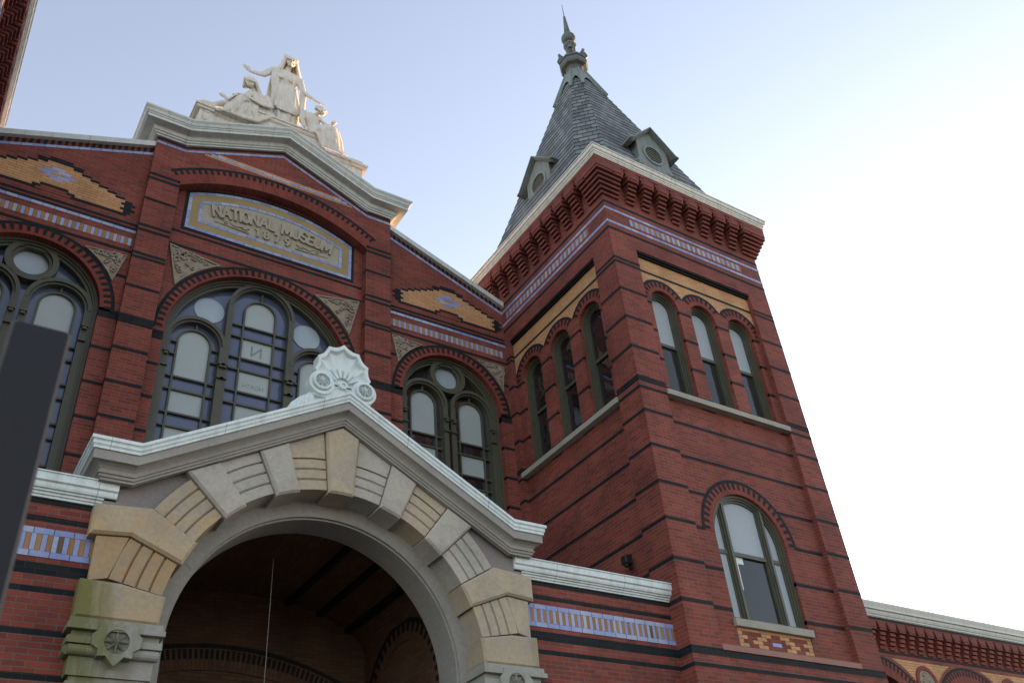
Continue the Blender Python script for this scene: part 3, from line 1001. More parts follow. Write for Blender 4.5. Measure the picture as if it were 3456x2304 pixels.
# centre wall (recessed) with the great window and the plaque
GC, GS, GR = 0.0, 11.93, 1.79
mb = MB(fC)
mb.prism([(-2.1, ZW), (2.1, ZW), (2.1, 16.2), (-2.1, 16.2)], -.5, 0, [arch_outline(0, 7.3, GS, GR, 48)], m=0)
arch_trim(mb, 0, GS, GR, GR + .225, 0, 2, 1)
for z, n in PB:
    if z > 12.3 or z < 7.4: continue
    bands(mb, -2.05, -GR if z < GS else -math.sqrt(GR ** 2 - (z - GS) ** 2), [(z, n)], -.1, 0)
    bands(mb, GR if z < GS else math.sqrt(GR ** 2 - (z - GS) ** 2), 2.05, [(z, n)], -.1, 0)
bands(mb, -2.05, 2.05, [(13.97, 1), (14.32, 1)], -.1, 0)
mb.build('centre_wall', ['brick', 'black', 'brick_arch'], hall)
for s in (1, -1):
    spandrel(fC, (s * 1.97, 13.90), -s, 0, GS, 2.03, 1.02, .95, 31 + s)

# pilasters and arched gable field in front of it
fP = Fr((XC, YP, 0), (1, 0, 0), (0, -1, 0))
mb = MB(fP)
AR, AZ = 3.60, 12.30
aa = math.acos(PI0 / AR)
out = [(-PI1, ZW), (-PI0, ZW)] + [(p[0], p[1]) for p in arc(0, AZ, AR, PI - aa, aa, 30)] + [(PI0, ZW), (PI1, ZW), (PI1, 16.39), (2.02, 16.39), (0, 17.27), (-2.02, 16.39), (-PI1, 16.39)]
mb.prism(out, -.35, 0)
for s in (1, -1):
    x0, x1 = sorted((s * PI0, s * (PI1 + .003)))
    bands(mb, x0 - .001, x1 + .001, PB, -.15, 0)
arch_trim(mb, 0, AZ, AR, AR + .40, 0, 2, 1, a0=aa, a1=PI - aa, stub=.10)
# black line under the cornice
cpth = [(-PI1, 16.375), (-2.02, 16.375), (0, 17.255), (2.02, 16.375), (PI1, 16.375)]
mb.slopeband(cpth, .045, -.02, .006, 1)
mb.build('gable_wall', ['brick', 'black', 'brick_arch'], hall)
mb = MB(fP)
mb.slopeband([(u, z - .10) for u, z in cpth], .058, -.02, .009, 0)
mb.build('tile_line', ['blue'], hall)
mb = MB(fP)   # chord of buff brick and blue tile
for zt, m_, d in ((16.380, 1, .006), (16.434, 0, .007), (16.488, 1, .006)):
    e = 2.02 - (zt + .16 - 16.375) / .437
    mb.box(-e, e, zt - .051, zt, -.02, d, m_)
mb.build('tile_chord', ['blue', 'yellow'], hall)

# gable cornice
mb = MB(fP)
CP = [(-2.60, 16.39, -1.2), (-2.60, 16.39, 0), (-2.03, 16.39, 0), (0, 17.275, 0), (2.03, 16.39, 0), (2.60, 16.39, 0), (2.60, 16.39, -1.2)]
CO_ = [(-1, 0), (-1, 1), (0, 1), (0, 1), (0, 1), (1, 1), (1, 0)]
gprof = [(0, 0), (.045, 0), (.045, .035), (.075, .045), (.085, .075), (.11, .085), (.125, .12), (.125, .165), (.145, .175), (.30, .185), (.30, .255), (.315, .26), (.315, .285), (.335, .30), (.355, .355), (.385, .395), (.385, .435), (-.3, .47)]
mb.sweep(CP, CO_, gprof)
mb.build('gable_cornice', 'paint', hall)
mb = MB(fP)
mb.prism([(-2.6, 16.3), (2.6, 16.3), (2.6, 16.6), (2.05, 16.6), (0, 17.5), (-2.05, 16.6), (-2.6, 16.6)], -6, -.36)
mb.build('gable_roof', 'roofing', hall)
mb = MB(fB)
mb.box(-5.55, 5.55, 5.5, 14.6, -14, -.46)
mb.build('hall_body', 'brick', hall)

# plaque
fQ = fC
mb = MB(fQ)
PH, PB0, PR_, PZ = 1.76, 14.44, 3.90, 11.89
def plaque_outline(inset):
    h = PH - inset; r = PR_ - inset
    a = math.acos(h / r)
    return [(-h, PB0 + inset), (h, PB0 + inset)] + arc(0, PZ, r, a, PI - a, 24)
def frame_ring(o, i, d0, d1, m):
    n = len(o)
    t = 0
    for k in range(n):
        j = (k + 1) % n
        e = math.hypot(o[j][0] - o[k][0], o[j][1] - o[k][1])
        uv = [(t, .3), (t + e, .3), (t + e, .35), (t, .35)]
        mb.add([(*o[k], d1), (*o[j], d1), (*i[j], d1), (*i[k], d1)], m, uv)
        mb.add([(*o[k], d0), (*o[j], d0), (*o[j], d1), (*o[k], d1)], m, uv)
        mb.add([(*i[j], d0), (*i[k], d0), (*i[k], d1), (*i[j], d1)], m, uv)
        t += e
L0, L1, L2, L3, L4 = [plaque_outline(x) for x in (-.065, 0, .065, .225, .29)]
frame_ring(L0, L1, -.03, .010, 3)
frame_ring(L1, L2, -.03, .016, 0)
frame_ring(L2, L3, -.03, .012, 1)
frame_ring(L3, L4, -.03, .016, 0)
mb.prism(L4, -.03, .004, m=2)
plq = mb.build('inscription_plaque', ['blue', 'plaque_border', 'plaque_plain', 'black'], hall)
mb = MB(fQ)
def A_(cx, cy, rx, ry, d0, d1, n=8):
    return [(cx + rx * cos(rad(d0 + (d1 - d0) * i / n)), cy + ry * sin(rad(d0 + (d1 - d0) * i / n))) for i in range(n + 1)]
GLY = {      # strokes in a cell of height 1; first entry = width
    'N': (.62, [[(0, 0), (0, 1)], [(0, 1), (.62, 0)], [(.62, 0), (.62, 1)]]),
    'A': (.66, [[(0, 0), (.33, 1), (.66, 0)], [(.13, .34), (.53, .34)]]),
    'T': (.56, [[(0, 1), (.56, 1)], [(.28, 0), (.28, 1)]]),
    'I': (.0, [[(0, 0), (0, 1)]]),
    'O': (.60, [A_(.30, .5, .30, .5, 0, 360, 20)]),
    'L': (.46, [[(0, 1), (0, 0), (.46, 0)]]),
    'M': (.78, [[(0, 0), (0, 1), (.39, .18), (.78, 1), (.78, 0)]]),
    'U': (.60, [[(0, 1), (0, .3)] + A_(.30, .3, .30, .30, 180, 360, 10) + [(.60, 1)]]),
    'S': (.52, [A_(.26, .74, .26, .26, 25, 270, 10) + A_(.26, .25, .26, .25, 90, -155, 10)[1:]]),
    'E': (.46, [[(.46, 1), (0, 1), (0, 0), (.46, 0)], [(0, .52), (.38, .52)]]),
    '1': (.20, [[(0, .8), (.2, 1), (.2, 0)]]),
    '8': (.52, [A_(.26, .75, .22, .25, 0, 360, 14), A_(.26, .25, .26, .25, 0, 360, 14)]),
    '7': (.50, [[(0, 1), (.50, 1), (.16, 0)]]),
    '9': (.52, [A_(.26, .72, .26, .28, 0, 360, 14), [(.52, .72), (.46, .3), (.2, 0)]]),
}
def glyph(mb, ch, u, z, h, th, ang, d0, d1):
    """raised letter: each stroke a bar, joints closed by small discs"""
    w, strokes = GLY[ch]
    k = 0
    for st_ in strokes:
        P_ = []
        for x, y in st_:
            x, y = (x - w / 2) * h * .74, y * (h - th) + th / 2
            P_.append((u + x * cos(ang) - y * sin(ang), z + x * sin(ang) + y * cos(ang)))
        for p, q in zip(P_, P_[1:]):
            dx, dz = q[0] - p[0], q[1] - p[1]
            L_ = math.hypot(dx, dz)
            if L_ < 1e-5: continue
            nx, nz = -dz / L_ * th / 2, dx / L_ * th / 2
            ex, ez = dx / L_ * th * .42, dz / L_ * th * .42
            k += 1
            mb.prism([(p[0] - nx - ex, p[1] - nz - ez), (q[0] - nx + ex, q[1] - nz + ez), (q[0] + nx + ex, q[1] + nz + ez), (p[0] + nx - ex, p[1] + nz - ez)], d0, d1 + .0004 * (k % 7))
def word(mb, txt, R0, zbase, h, th, total, d0, d1):
    adv = [(GLY[c][0] * h * .74 if c != ' ' else .10) for c in txt]
    gap = (total - sum(adv)) / (len(txt) - 1)
    x = -total / 2
    for c, a in zip(txt, adv):
        xc = x + a / 2
        x += a + gap
        if c == ' ': continue
        t = xc / R0 if R0 else 0
        if R0: glyph(mb, c, R0 * sin(t), zbase - R0 + R0 * cos(t), h, th, -t, d0, d1)
        else: glyph(mb, c, xc, zbase, h, th, 0, d0, d1)
word(mb, 'NATIONAL MUSEUM', 6.4, 15.045, .325, .052, 2.50, 0, .05)
word(mb, '1879', 0, 14.775, .245, .05, .72, 0, .04)
for s in (1, -1):             # arrow-like flourishes beside the date
    mb.tube((s * .50, 14.79, .02), (s * 1.22, 14.83, .02), .013, .006, 6)
    mb.tube((s * .50, 14.92, .02), (s * .66, 14.84, .02), .014, .010, 6)
    mb.tube((s * .50, 14.80, .02), (s * .66, 14.92, .02), .014, .010, 6)
    mb.tube((s * .62, 14.90, .02), (s * .80, 14.86, .02), .012, .010, 6)
    mb.tube((s * .80, 14.86, .02), (s * .92, 14.93, .02), .010, .006, 6)
    mb.ring(s * .98, 14.89, .022, .042, 0, 2 * PI, .0, .03, 10)
    mb.tube((s * 1.0, 14.92, .02), (s * 1.22, 14.98, .02), .010, .004, 6)
mb.build('lettering', 'plaque_plain', plq)

# arched windows ------------------------------------------------------
STRIP = [13.43, 12.69, 11.94, 11.19, 10.44, 9.69, 8.94, 8.2]
def tracery(f, cu, cs, r, lights, rounds, frame_rounds, glass, name, pane_start):
    """lights: (centre, spring, outer radius, pane half-width)"""
    mb = MB(f)
    Z0 = 7.3
    for a, b, dd in ((0, .045, .13), (.045, .08, .165), (.08, .13, .20)):
        mb.ring(cu, cs, r - b, r - a, 0, PI, -.34, -dd, 48, 0)
        for s in (-1, 1):
            x = sorted((cu + s * (r - a), cu + s * (r - b)))
            mb.box(x[0], x[1], Z0, cs, -.34, -dd)
    for lu, ls, lo, lp in lights:
        for a, b, dd in ((0, .07, .17), (.07, .11, .21)):
            mb.ring(cu + lu, ls, lo - b, lo - a, 0, PI, -.34, -dd, 32, 0)
    posts = sorted(set(round(lu + s * lo, 2) for lu, ls, lo, lp in lights for s in (-1, 1)))
    done = []
    for lu, ls, lo, lp in lights:
        for s in (-1, 1):
            uc = lu + s * (lo - .055)
            if abs(abs(uc) + .0) > r - .12: continue
            top = ls
            mb.box(cu + uc - .055, cu + uc + .055, Z0, top, -.34, -.172 - .002 * len(done))
            done.append(uc)
            mb.box(cu + uc - .035, cu + uc + .035, 11.52, 11.56, -.34, -.12)     # small cap bands on the mullion
            mb.box(cu + uc - .06, cu + uc + .06, 11.58, 11.61, -.34, -.125)
            mb.box(cu + uc - .06, cu + uc + .06, 11.28, 11.31, -.34, -.13)
    for ru, rz, ro, ri in frame_rounds:
        mb.ring(cu + ru, rz, ri + .05, ro, 0, 2 * PI, -.34, -.17, 32, 0)
        mb.ring(cu + ru, rz, ri, ri + .05, 0, 2 * PI, -.34, -.22, 32, 0)
    w = mb.build(name, 'olive', hall)
    mb = MB(f)
    mb.prism(arch_outline(cu, Z0, cs, r - .02, 40), -.36, -.335)
    mb.build('stained_glass', glass, w)
    bars = MB(f)
    for lu, ls, lo, lp in lights:
        c = cu + lu
        b = .034
        bars.ring(c, ls, lp, lp + b, 0, PI, -.335, -.275, 24, 0)
        bars.box(c - b / 2, c + b / 2, ls + lp + b - .004, ls + lo - .10, -.335, -.28)
        for s in (-1, 1):
            x = sorted((c + s * lp, c + s * (lp + b)))
            bars.box(x[0], x[1], Z0, ls, -.335, -.275)
        first = True
        zt = None
        tops = [z for z in STRIP if z < ls - .0]
        for z in tops:
            full = z < pane_start(ls)
            for zz in (z, z - .27):
                if full: bars.box(c - lo + .1, c + lo - .1, zz - b / 2, zz + b / 2, -.335, -.28)
                else:
                    bars.box(c - lo + .1, c - lp - .001, zz - b / 2, zz + b / 2, -.335, -.28)
                    bars.box(c + lp + .001, c + lo - .1, zz - b / 2, zz + b / 2, -.335, -.28)
        full = [z for z in tops if z < pane_start(ls)]
        pm = MB(f)
        pm.prism(arch_outline(c, full[0] + b / 2, ls, lp, 20), -.334, -.325)
        pm.build('clear_pane', 'clear', w)
        for z, zn in zip(full, full[1:] + [Z0]):
            if zn < Z0 + .05: break
            pm = MB(f)
            pm.box(c - lp, c + lp, zn + b / 2, z - .27 - b / 2, -.334, -.325)
            pm.build('clear_pane', 'clear', w)
    bars.build('glazing_bars', 'olive', w)
    for ru, rz, ri in rounds:
        pm = MB(f)
        pm.prism(arc(cu + ru, rz, ri, 0, 2 * PI, 32)[:-1], -.334, -.322)
        pm.ring(cu + ru, rz, ri - .006, ri + .012, 0, 2 * PI, -.334, -.318, 32)
        pm.build('round_pane', 'round_pane', w)
    return w

def bay_start(ls): return 11.5
def mid_start(ls): return 12.8 if ls > 12.5 else 11.5
for s in (1, -1):
    tracery(fB, s * 4.105, 11.90, 1.185, [(-.57, 11.93, .535, .275), (.57, 11.93, .535, .275)], [(0, 12.69, .28)], [(0, 12.69, .43, .28)], 'stained_refl' if s > 0 else 'stained', 'arched_window', bay_start)
gw = tracery(fC, 0, GS, GR, [(-1.17, 11.98, .555, .285), (0, 13.05, .665, .295), (1.17, 11.98, .555, .285)], [(-.98, 12.86, .275), (.98, 12.86, .275)], [], 'stained', 'great_arched_window', mid_start)
# reversed lettering on the panes of the great window
mb = MB(fC)
vs, fs = text_mesh('N', .34, .001)
put_text(mb, vs, fs, .0, 12.06, -.323, mirror=True)
vs, fs = text_mesh('NORTH', .12, .001)
put_text(mb, vs, fs, .0, 11.33, -.323, mirror=True)
mb.build('lettering', 'ink', gw)

# ---------------------------------------------------------------- entrance porch
YF = 9.95
porch = thing('entrance_porch', (XC, YF, 0), 'gabled sandstone entrance porch with a deep dark round arch', 'porch')
f = Fr((XC, YF, 0), (1, 0, 0), (0, -1, 0))
AZ, AR = 5.12, 2.07
def gl(u): return 6.73 + (2.54 - abs(u)) * .563 if abs(u) < 2.54 else 6.73

mb = MB(f)
out = [(-2.79, 4.95), (-AR - .03, 4.95), ] + arc(0, AZ, AR + .03, PI, 0, 48) + [(AR + .03, 4.95), (2.79, 4.95), (2.79, 6.78), (2.54, 6.78), (0, 8.21), (-2.54, 6.78), (-2.79, 6.78)]
mb.prism(out, -.38, -.085)
mb.build('arch_wall', 'stone_lilac', porch)

def block(pts, d0, d1, mat, name, ch=.03, ins=None):
    """a dressed stone: polygon face with chamfered front arrises"""
    mb = MB(f)
    c = (sum(p[0] for p in pts) / len(pts), sum(p[1] for p in pts) / len(pts))
    ar = sum(pts[k][0] * pts[(k + 1) % len(pts)][1] - pts[(k + 1) % len(pts)][0] * pts[k][1] for k in range(len(pts)))
    if ar < 0: pts = pts[::-1]
    n = len(pts)
    inn = []
    for k in range(n):
        p, a, b = Vector(pts[k]), Vector(pts[k - 1]), Vector(pts[(k + 1) % n])
        e1, e2 = (p - a).normalized(), (b - p).normalized()
        n1, n2 = Vector((-e1.y, e1.x)), Vector((-e2.y, e2.x))
        m_ = (n1 + n2)
        m_ = m_ / max(.3, m_.dot(n1)) if m_.length > 1e-6 else n1
        inn.append(tuple(p + m_ * ch))
    mb.prism(inn, d0, d1, sides=False)
    for k in range(n):
        j = (k + 1) % n
        mb.add([(*pts[k], d0), (*pts[j], d0), (*pts[j], d1 - ch), (*pts[k], d1 - ch)])
        mb.add([(*pts[k], d1 - ch), (*pts[j], d1 - ch), (*inn[j], d1), (*inn[k], d1)])
    return mb.build(name, mat, porch)

def pol(r, deg): return (r * cos(rad(deg)), AZ + r * sin(rad(deg)))
def ray_line(deg, u_sign=1, gap=.012):
    """distance along a radius to the cornice line"""
    r = 2.3
    while AZ + r * sin(rad(deg)) < gl(r * cos(rad(deg))) - gap and r < 3.6: r += .004
    return r
RAISED = [(85.2, 94.8, 'stone_buff'), (65.3, 74.2, 'stone_pale'), (105.8, 114.7, 'stone_pale'), (44.6, 53.4, 'stone_pale'), (126.6, 135.4, 'stone_pale')]
for a, b, mt in RAISED:
    inner = [pol(AR - .045, a + (b - a) * i / 4) for i in range(5)]
    if a < 90 < b:
        o = [pol(ray_line(b) , b), (0, gl(0) - .02), pol(ray_line(a), a)]
    else:
        o = [pol(ray_line(b), b), pol(ray_line((a + b) / 2), (a + b) / 2), pol(ray_line(a), a)]
    block(inner + o, -.385, .035, mt, 'keystone' if a < 90 < b else 'voussoir', .028)
# springer blocks that run out to the pier edge
for sg in (1, -1):
    def X(p): return (sg * p[0], p[1])
    k1, k2 = pol(2.66, 31.4), pol(2.66, 22.6)
    pts = [pol(AR - .045, 22.6 + (31.4 - 22.6) * i / 4) for i in range(5)] + [k1, (2.88, 6.455), (2.88, 6.105), k2]
    block([X(p) for p in pts], -.38, .035, 'stone_ochre' if sg < 0 else 'stone_buff', 'springer_block', .03)
    pts = [pol(AR - .045, 0 + 11.0 * i / 4) for i in range(5)] + [pol(2.52, 10.8), (2.88, 5.60), (2.88, 5.185), (AR - .03, 5.185)]
    pts = [p for p in pts if p[1] >= 5.185]
    block([X(p) for p in pts], -.38, .035, 'stone_mossl' if sg < 0 else 'stone_mossr', 'springer_block', .03)
# grooved stones between them
GRV = [(74.5, 84.9, 'stone_pale', 'stone_buff'), (53.7, 65.0, 'stone_buff', 'stone_pale'), (31.8, 44.3, 'stone_pale', 'stone_pale'), (11.4, 22.3, 'stone_buff', 'stone_warm')]
for lo, hi, mr, ml in GRV:
    for sg in (1, -1):
        mb = MB(f)
        a0, a1 = rad(lo), rad(hi)
        if sg < 0: a0, a1 = PI - a1, PI - a0
        rs = [AR, 2.215, 2.36, 2.505, 2.65]
        for i in range(4):
            r0, r1 = rs[i] + (.014 if i else 0), rs[i + 1] - (.014 if i < 3 else 0)
            if i == 3 and lo > 50:       # top band runs up to the cornice
                n = 8
                A = [(a0 + (a1 - a0) * k / n) for k in range(n + 1)]
                top = [pol(min(2.95, ray_line(math.degrees(a))), math.degrees(a)) for a in A]
                low = [pol(r0, math.degrees(a)) for a in A]
                mb.prism(low + top[::-1], -.09, -.02)
                continue
            mb.ring(0, AZ, r0, r1, a0, a1, -.09 if i else -.38, -.02, 8, 0)
            ch = .016
            if i: mb.ring(0, AZ, r0 - .012, r0, a0, a1, -.09, -.034, 8, 0)
        mb.ring(0, AZ, AR + .01, 2.655, a0, a1, -.09, -.052, 8, 0)
        if lo < 12:
            o = [pol(2.665, hi if sg > 0 else 180 - hi), (sg * 2.80, 6.10), (sg * 2.80, 5.60), pol(2.665, lo if sg > 0 else 180 - lo)]
            if abs(o[0][0]) > 2.8: pass
            mb.prism(o, -.09, -.02)
        mt = mr if sg > 0 else ml
        mb.build('grooved_stone', mt if not (sg < 0 and lo == 31.8) else 'stone_ochre', porch)
# inner plain ring
mb = MB(f)
mb.ring(0, 5.09, 1.885, 2.14, 0, PI, -.87, -.38, 64, 0)
mb.ring(0, 5.09, 1.86, 1.89, 0, PI, -.87, -.42, 64, 0)
for s in (1, -1):
    x = sorted((s * 1.885, s * 2.5)); mb.box(x[0], x[1], 0, 5.09, -.87, -.38)
    x = sorted((s * 1.86, s * 1.89)); mb.box(x[0], x[1], 0, 5.09, -.87, -.42)
for dg in (18, 47, 82, 118, 150):
    mb.ring(0, 5.09, 1.887, 2.06, rad(dg), rad(dg + .35), -.40, -.377, 1, 0)
mb.build('inner_arch', 'stone_grey', porch)

# cornice
cp = [(-2.82, 6.73, -1.6), (-2.82, 6.73, -.03), (-2.54, 6.73, -.03), (0, 8.16, -.03), (2.54, 6.73, -.03), (2.82, 6.73, -.03), (2.82, 6.73, -1.6)]
co = [(-1, 0), (-1, 1), (0, 1), (0, 1), (0, 1), (1, 1), (1, 0)]
mb = MB(f)
mb.sweep(cp, co, [(0, 0), (.075, 0), (.075, .025), (.095, .035), (.095, .065), (.115, .07), (.115, .085), (.10, .095), (.10, .125), (.125, .155), (.16, .175), (.205, .185), (.205, .30), (-.2, .305)])
mb.build('cornice', 'stone_grey', porch)
mb = MB(f)
mb.sweep(cp, co, [(.19, .302), (.225, .302), (.225, .335), (.232, .34), (.232, .35), (.24, .35), (.24, .39), (.247, .393), (.247, .403), (.26, .403), (.26, .445), (-.3, .455)])
mb.build('metal_coping', 'white_metal', porch)
mb = MB(f)
mb.prism([(-2.8, 7.0), (-1.9, 7.0), (-1.4, 7.35), (1.4, 7.35), (1.9, 7.0), (2.8, 7.0), (2.54, 7.1), (0, 8.55), (-2.54, 7.1)], -3.75, -.3)
mb.build('porch_roof', 'roofing', porch)

# piers and capitals
def rosette(mb, u, z, r, d, n=8, m=0):
    mb.ring(u, z, r * .93, r * 1.08, 0, 2 * PI, d - .02, d + .012, 24, m)
    mb.prism(arc(u, z, r * .95, 0, 2 * PI, 24)[:-1], d - .05, d - .035, m=m)
    for i in range(n):
        a = 2 * PI * i / n + PI / 2
        tip = (u + r * .92 * cos(a), z + r * .92 * sin(a), d - .005)
        l = (u + r * .36 * cos(a + .42), z + r * .36 * sin(a + .42), d - .034)
        q = (u + r * .36 * cos(a - .42), z + r * .36 * sin(a - .42), d - .034)
        rd = (u + r * .45 * cos(a), z + r * .45 * sin(a), d + .02)
        c = (u, z, d + .015)
        mb.add([c, q, rd], m); mb.add([c, rd, l], m); mb.add([q, tip, rd], m); mb.add([rd, tip, l], m)
for s in (-1, 1):
    mt = 'cap_moss' if s < 0 else 'cap'
    mb = MB(f)
    def bx(a, b, z0, z1, d0, d1):
        x = sorted((s * a, s * b)); mb.box(x[0], x[1], z0, z1, d0, d1)
    bx(1.98, 2.90, 5.10, 5.175, -.38, .07)
    bx(1.96, 2.92, 5.05, 5.105, -.38, .105)
    bx(2.00, 2.86, 4.985, 5.05, -.38, .03)
    bx(1.97, 2.90, 4.915, 4.985, -.38, .075)
    bx(2.02, 2.84, 4.62, 4.915, -.38, .0)
    for sg in (1,):
        mb.tube((s * 1.99, 4.86, .02), (s * 2.87, 4.86, .02), .055, .055, 14)
        mb.tube((s * 2.86, 4.86, .02), (s * 2.86, 4.86, -.35), .055, .055, 14)
    cu = s * 2.43
    mb.prism([(cu - .09, 4.80), (cu, 4.70), (cu + .09, 4.80), (cu + .17, 4.79), (cu + .17, 4.86), (cu + .235, 4.90), (cu + .245, 5.0), (cu + .19, 5.06), (cu + .19, 5.12), (cu - .19, 5.12), (cu - .19, 5.06), (cu - .245, 5.0), (cu - .235, 4.90), (cu - .17, 4.86), (cu - .17, 4.79)], -.05, .115, [arc(cu, 4.945, .135, 0, 2 * PI, 24)[:-1]])
    cap = mb.build('capital', mt, porch)
    mb = MB(f); rosette(mb, cu, 4.945, .135, .105)
    mb.build('rosette', mt, cap)
    mb = MB(f)
    bx(2.06, 2.80, 0, 4.62, -.38, -.03)
    bx(2.03, 2.83, 4.50, 4.56, -.38, .015)
    bx(2.12, 2.74, .8, 4.40, -.2, -.01)
    mb.build('pier', 'cap_moss' if s < 0 else 'stone_buff', porch)

# interior
mb = MB(f)
HW, SPZ, RISE, BK = 2.05, 6.36, .78, -3.62
n = 28
t = 0
prev = None
for i in range(n + 1):
    a = PI * i / n
    p = (HW * cos(a), SPZ + RISE * sin(a))
    if prev:
        e = math.hypot(p[0] - prev[0], p[1] - prev[1])
        mb.add([(*prev, -.85), (*prev, BK), (*p, BK), (*p, -.85)], 0, [(0, t), (2.8, t), (2.8, t + e), (0, t + e)])
        t += e
    prev = p
for s in (1, -1):
    mb.add([(s * HW, 0, -.85), (s * HW, 0, BK), (s * HW, SPZ, BK), (s * HW, SPZ, -.85)], 0)
mb.add([(-HW, 0, BK), (HW, 0, BK), (HW, 7.14, BK), (-HW, 7.14, BK)], 0)
mb.prism([(-2.75, 0), (-1.96, 0), (-1.96, AZ)] + arc(0, AZ, 1.96, PI, 0, 30)[1:] + [(1.96, 0), (2.75, 0), (2.75, 7.12), (-2.75, 7.12)], -.90, -.86, m=0)
for a in (.55, .92, 1.22):    # dark brick ribs running back along the vault
    u, z = HW * cos(a), SPZ + RISE * sin(a)
    mb.box(u - .05, u + .05, z - .05, z + .04, BK, -.9, 1)
mb.ring(-.2, 1.74, 4.20, 4.52, rad(65.5), rad(114.5), BK, BK + .03, 40, 0)
for i in range(48):
    a = rad(65.5 + 49 * (i + .5) / 48)
    mb.ring(-.2, 1.74, 4.36, 4.50, a - .0052, a + .0052, BK, BK + .036, 1, 1)
mb.ring(-.2, 1.74, 4.52, 4.585, rad(65.5), rad(114.5), BK, BK + .034, 40, 1)
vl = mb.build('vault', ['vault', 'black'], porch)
sd_ = Fr((XC + HW, 0, 0), (0, -1, 0), (-1, 0, 0))
mb = MB(sd_)
mb.ring(-12.25, 5.28, .90, 1.16, 0, PI, 0, .02, 30, 0)
mb.ring(-12.25, 5.28, 1.16, 1.23, 0, PI, 0, .025, 30, 1)
for i in range(22):
    a = PI * (i + .5) / 22
    mb.ring(-12.25, 5.28, 1.03, 1.16, a - .035, a + .035, 0, .024, 1, 1)
mb.build('side_arch', ['vault', 'black'], porch)

# shell ornament on the ridge
fs_ = Fr((XC, 10.02, 0), (1, 0, 0), (0, -1, 0))
mb = MB(fs_)
SC = (0, 8.90)
pts = []
tips = []
for k in range(9):
    dg = 90 + (k - 4) * 24
    rr = .66 - .042 * abs(k - 4) ** 1.35 + .01
    tips.append((SC[0] + rr * cos(rad(dg)) * .92, SC[1] + rr * sin(rad(dg))))
tips = tips[::1]
outl = []
for a, b in zip(tips, tips[1:]):
    for i in range(5):
        t = i / 5
        x, z = a[0] + (b[0] - a[0]) * t, a[1] + (b[1] - a[1]) * t
        k = 1 - .055 * sin(PI * t)
        outl.append((SC[0] + (x - SC[0]) * k, SC[1] + (z - SC[1]) * k))
outl.append(tips[-1])
base = [(-.62, 8.42), (.62, 8.42)]
full = base + [p for p in outl]
mb.prism(full, -.16, -.055, back=True)
def scl(p, k): return (SC[0] + (p[0] - SC[0]) * k, SC[1] + (p[1] - SC[1]) * k)
for i in range(len(outl) - 1):
    a, b = outl[i], outl[i + 1]
    ra = .0 if i % 5 == 0 else .035 * sin(PI * (i % 5) / 5)
    rb = .0 if (i + 1) % 5 == 0 else .035 * sin(PI * ((i + 1) % 5) / 5)
    mb.add([(*a, -.06), (*b, -.06), (*b, .03), (*a, .03)])
    a1, b1 = scl(a, .90), scl(b, .90)
    mb.add([(*a, .03), (*b, .03), (*b1, .03), (*a1, .03)])
    a2, b2 = scl(a1, .97), scl(b1, .97)
    mb.add([(*a1, .03), (*b1, .03), (*b2, -.005 - rb), (*a2, -.005 - ra)])
    a3, b3 = scl(a, .30), scl(b, .30)
    mb.add([(*a2, -.005 - ra), (*b2, -.005 - rb), (*b3, -.03), (*a3, -.03)])
    mb.add([(*a3, -.03), (*b3, -.03), (SC[0], SC[1] - .02, -.02)])
for k in range(6):
    dg = 90 + (k - 2.5) * 22
    p, q = (SC[0] + .12 * cos(rad(dg)), SC[1] - .02 + .12 * sin(rad(dg)), -.0), (SC[0] + .27 * cos(rad(dg)), SC[1] - .02 + .27 * sin(rad(dg)), -.01)
    mb.tube(p, q, .020, .028, 8); mb.ball(q, .026, .026, .022, 8, 6)
mb.ring(0, 8.86, .03, .06, 0, 2 * PI, -.03, .05, 14); mb.ball((0, 8.86, .02), .03, .03, .03, 10, 8)
mb.prism([(-.42, 8.62), (.42, 8.62), (.33, 8.92), (.12, 8.84), (-.12, 8.84), (-.33, 8.92)], -.1, .0)
for s in (1, -1):          # fluted wings running down the slopes
    P = [(s * .40, 8.36), (s * .96, 8.02), (s * .80, 8.24), (s * .72, 8.42), (s * .60, 8.55), (s * .40, 8.68)]
    mb.prism(P if s > 0 else P[::-1], -.14, -.02, back=True)
    for k in range(3):
        mb.tube((s * (.52 + .11 * k), 8.36 - .06 * k, -.018), (s * (.50 + .10 * k), 8.58 - .10 * k, -.018), .018, .03, 6)
    mb.ring(s * .32, 8.82, .14, .185, 0, 2 * PI, -.12, .045, 28)
    mb.prism(arc(s * .32, 8.82, .15, 0, 2 * PI, 24)[:-1], -.12, .03)
shell = mb.build('shell_ornament', 'cast', porch)
for s in (1, -1):
    mb = MB(fs_)
    rosette(mb, s * .32, 8.83, .118, .075)
    mb.ring(s * .32, 8.83, .108, .135, 0, 2 * PI, .0, .08, 28)
    mb.build('rosette', 'cast', shell)

# cable hanging in the arch
mb = MB(WORLD)
mb.tube((3.98, 6.85, -11.5), (3.985, 0.0, -11.5), .0042, .0042, 6)
tag(mb.build('hanging_cable', 'wire', None, (3.98, 11.5, 0)), 'thin pale cable hanging straight down inside the dark archway', 'cable')

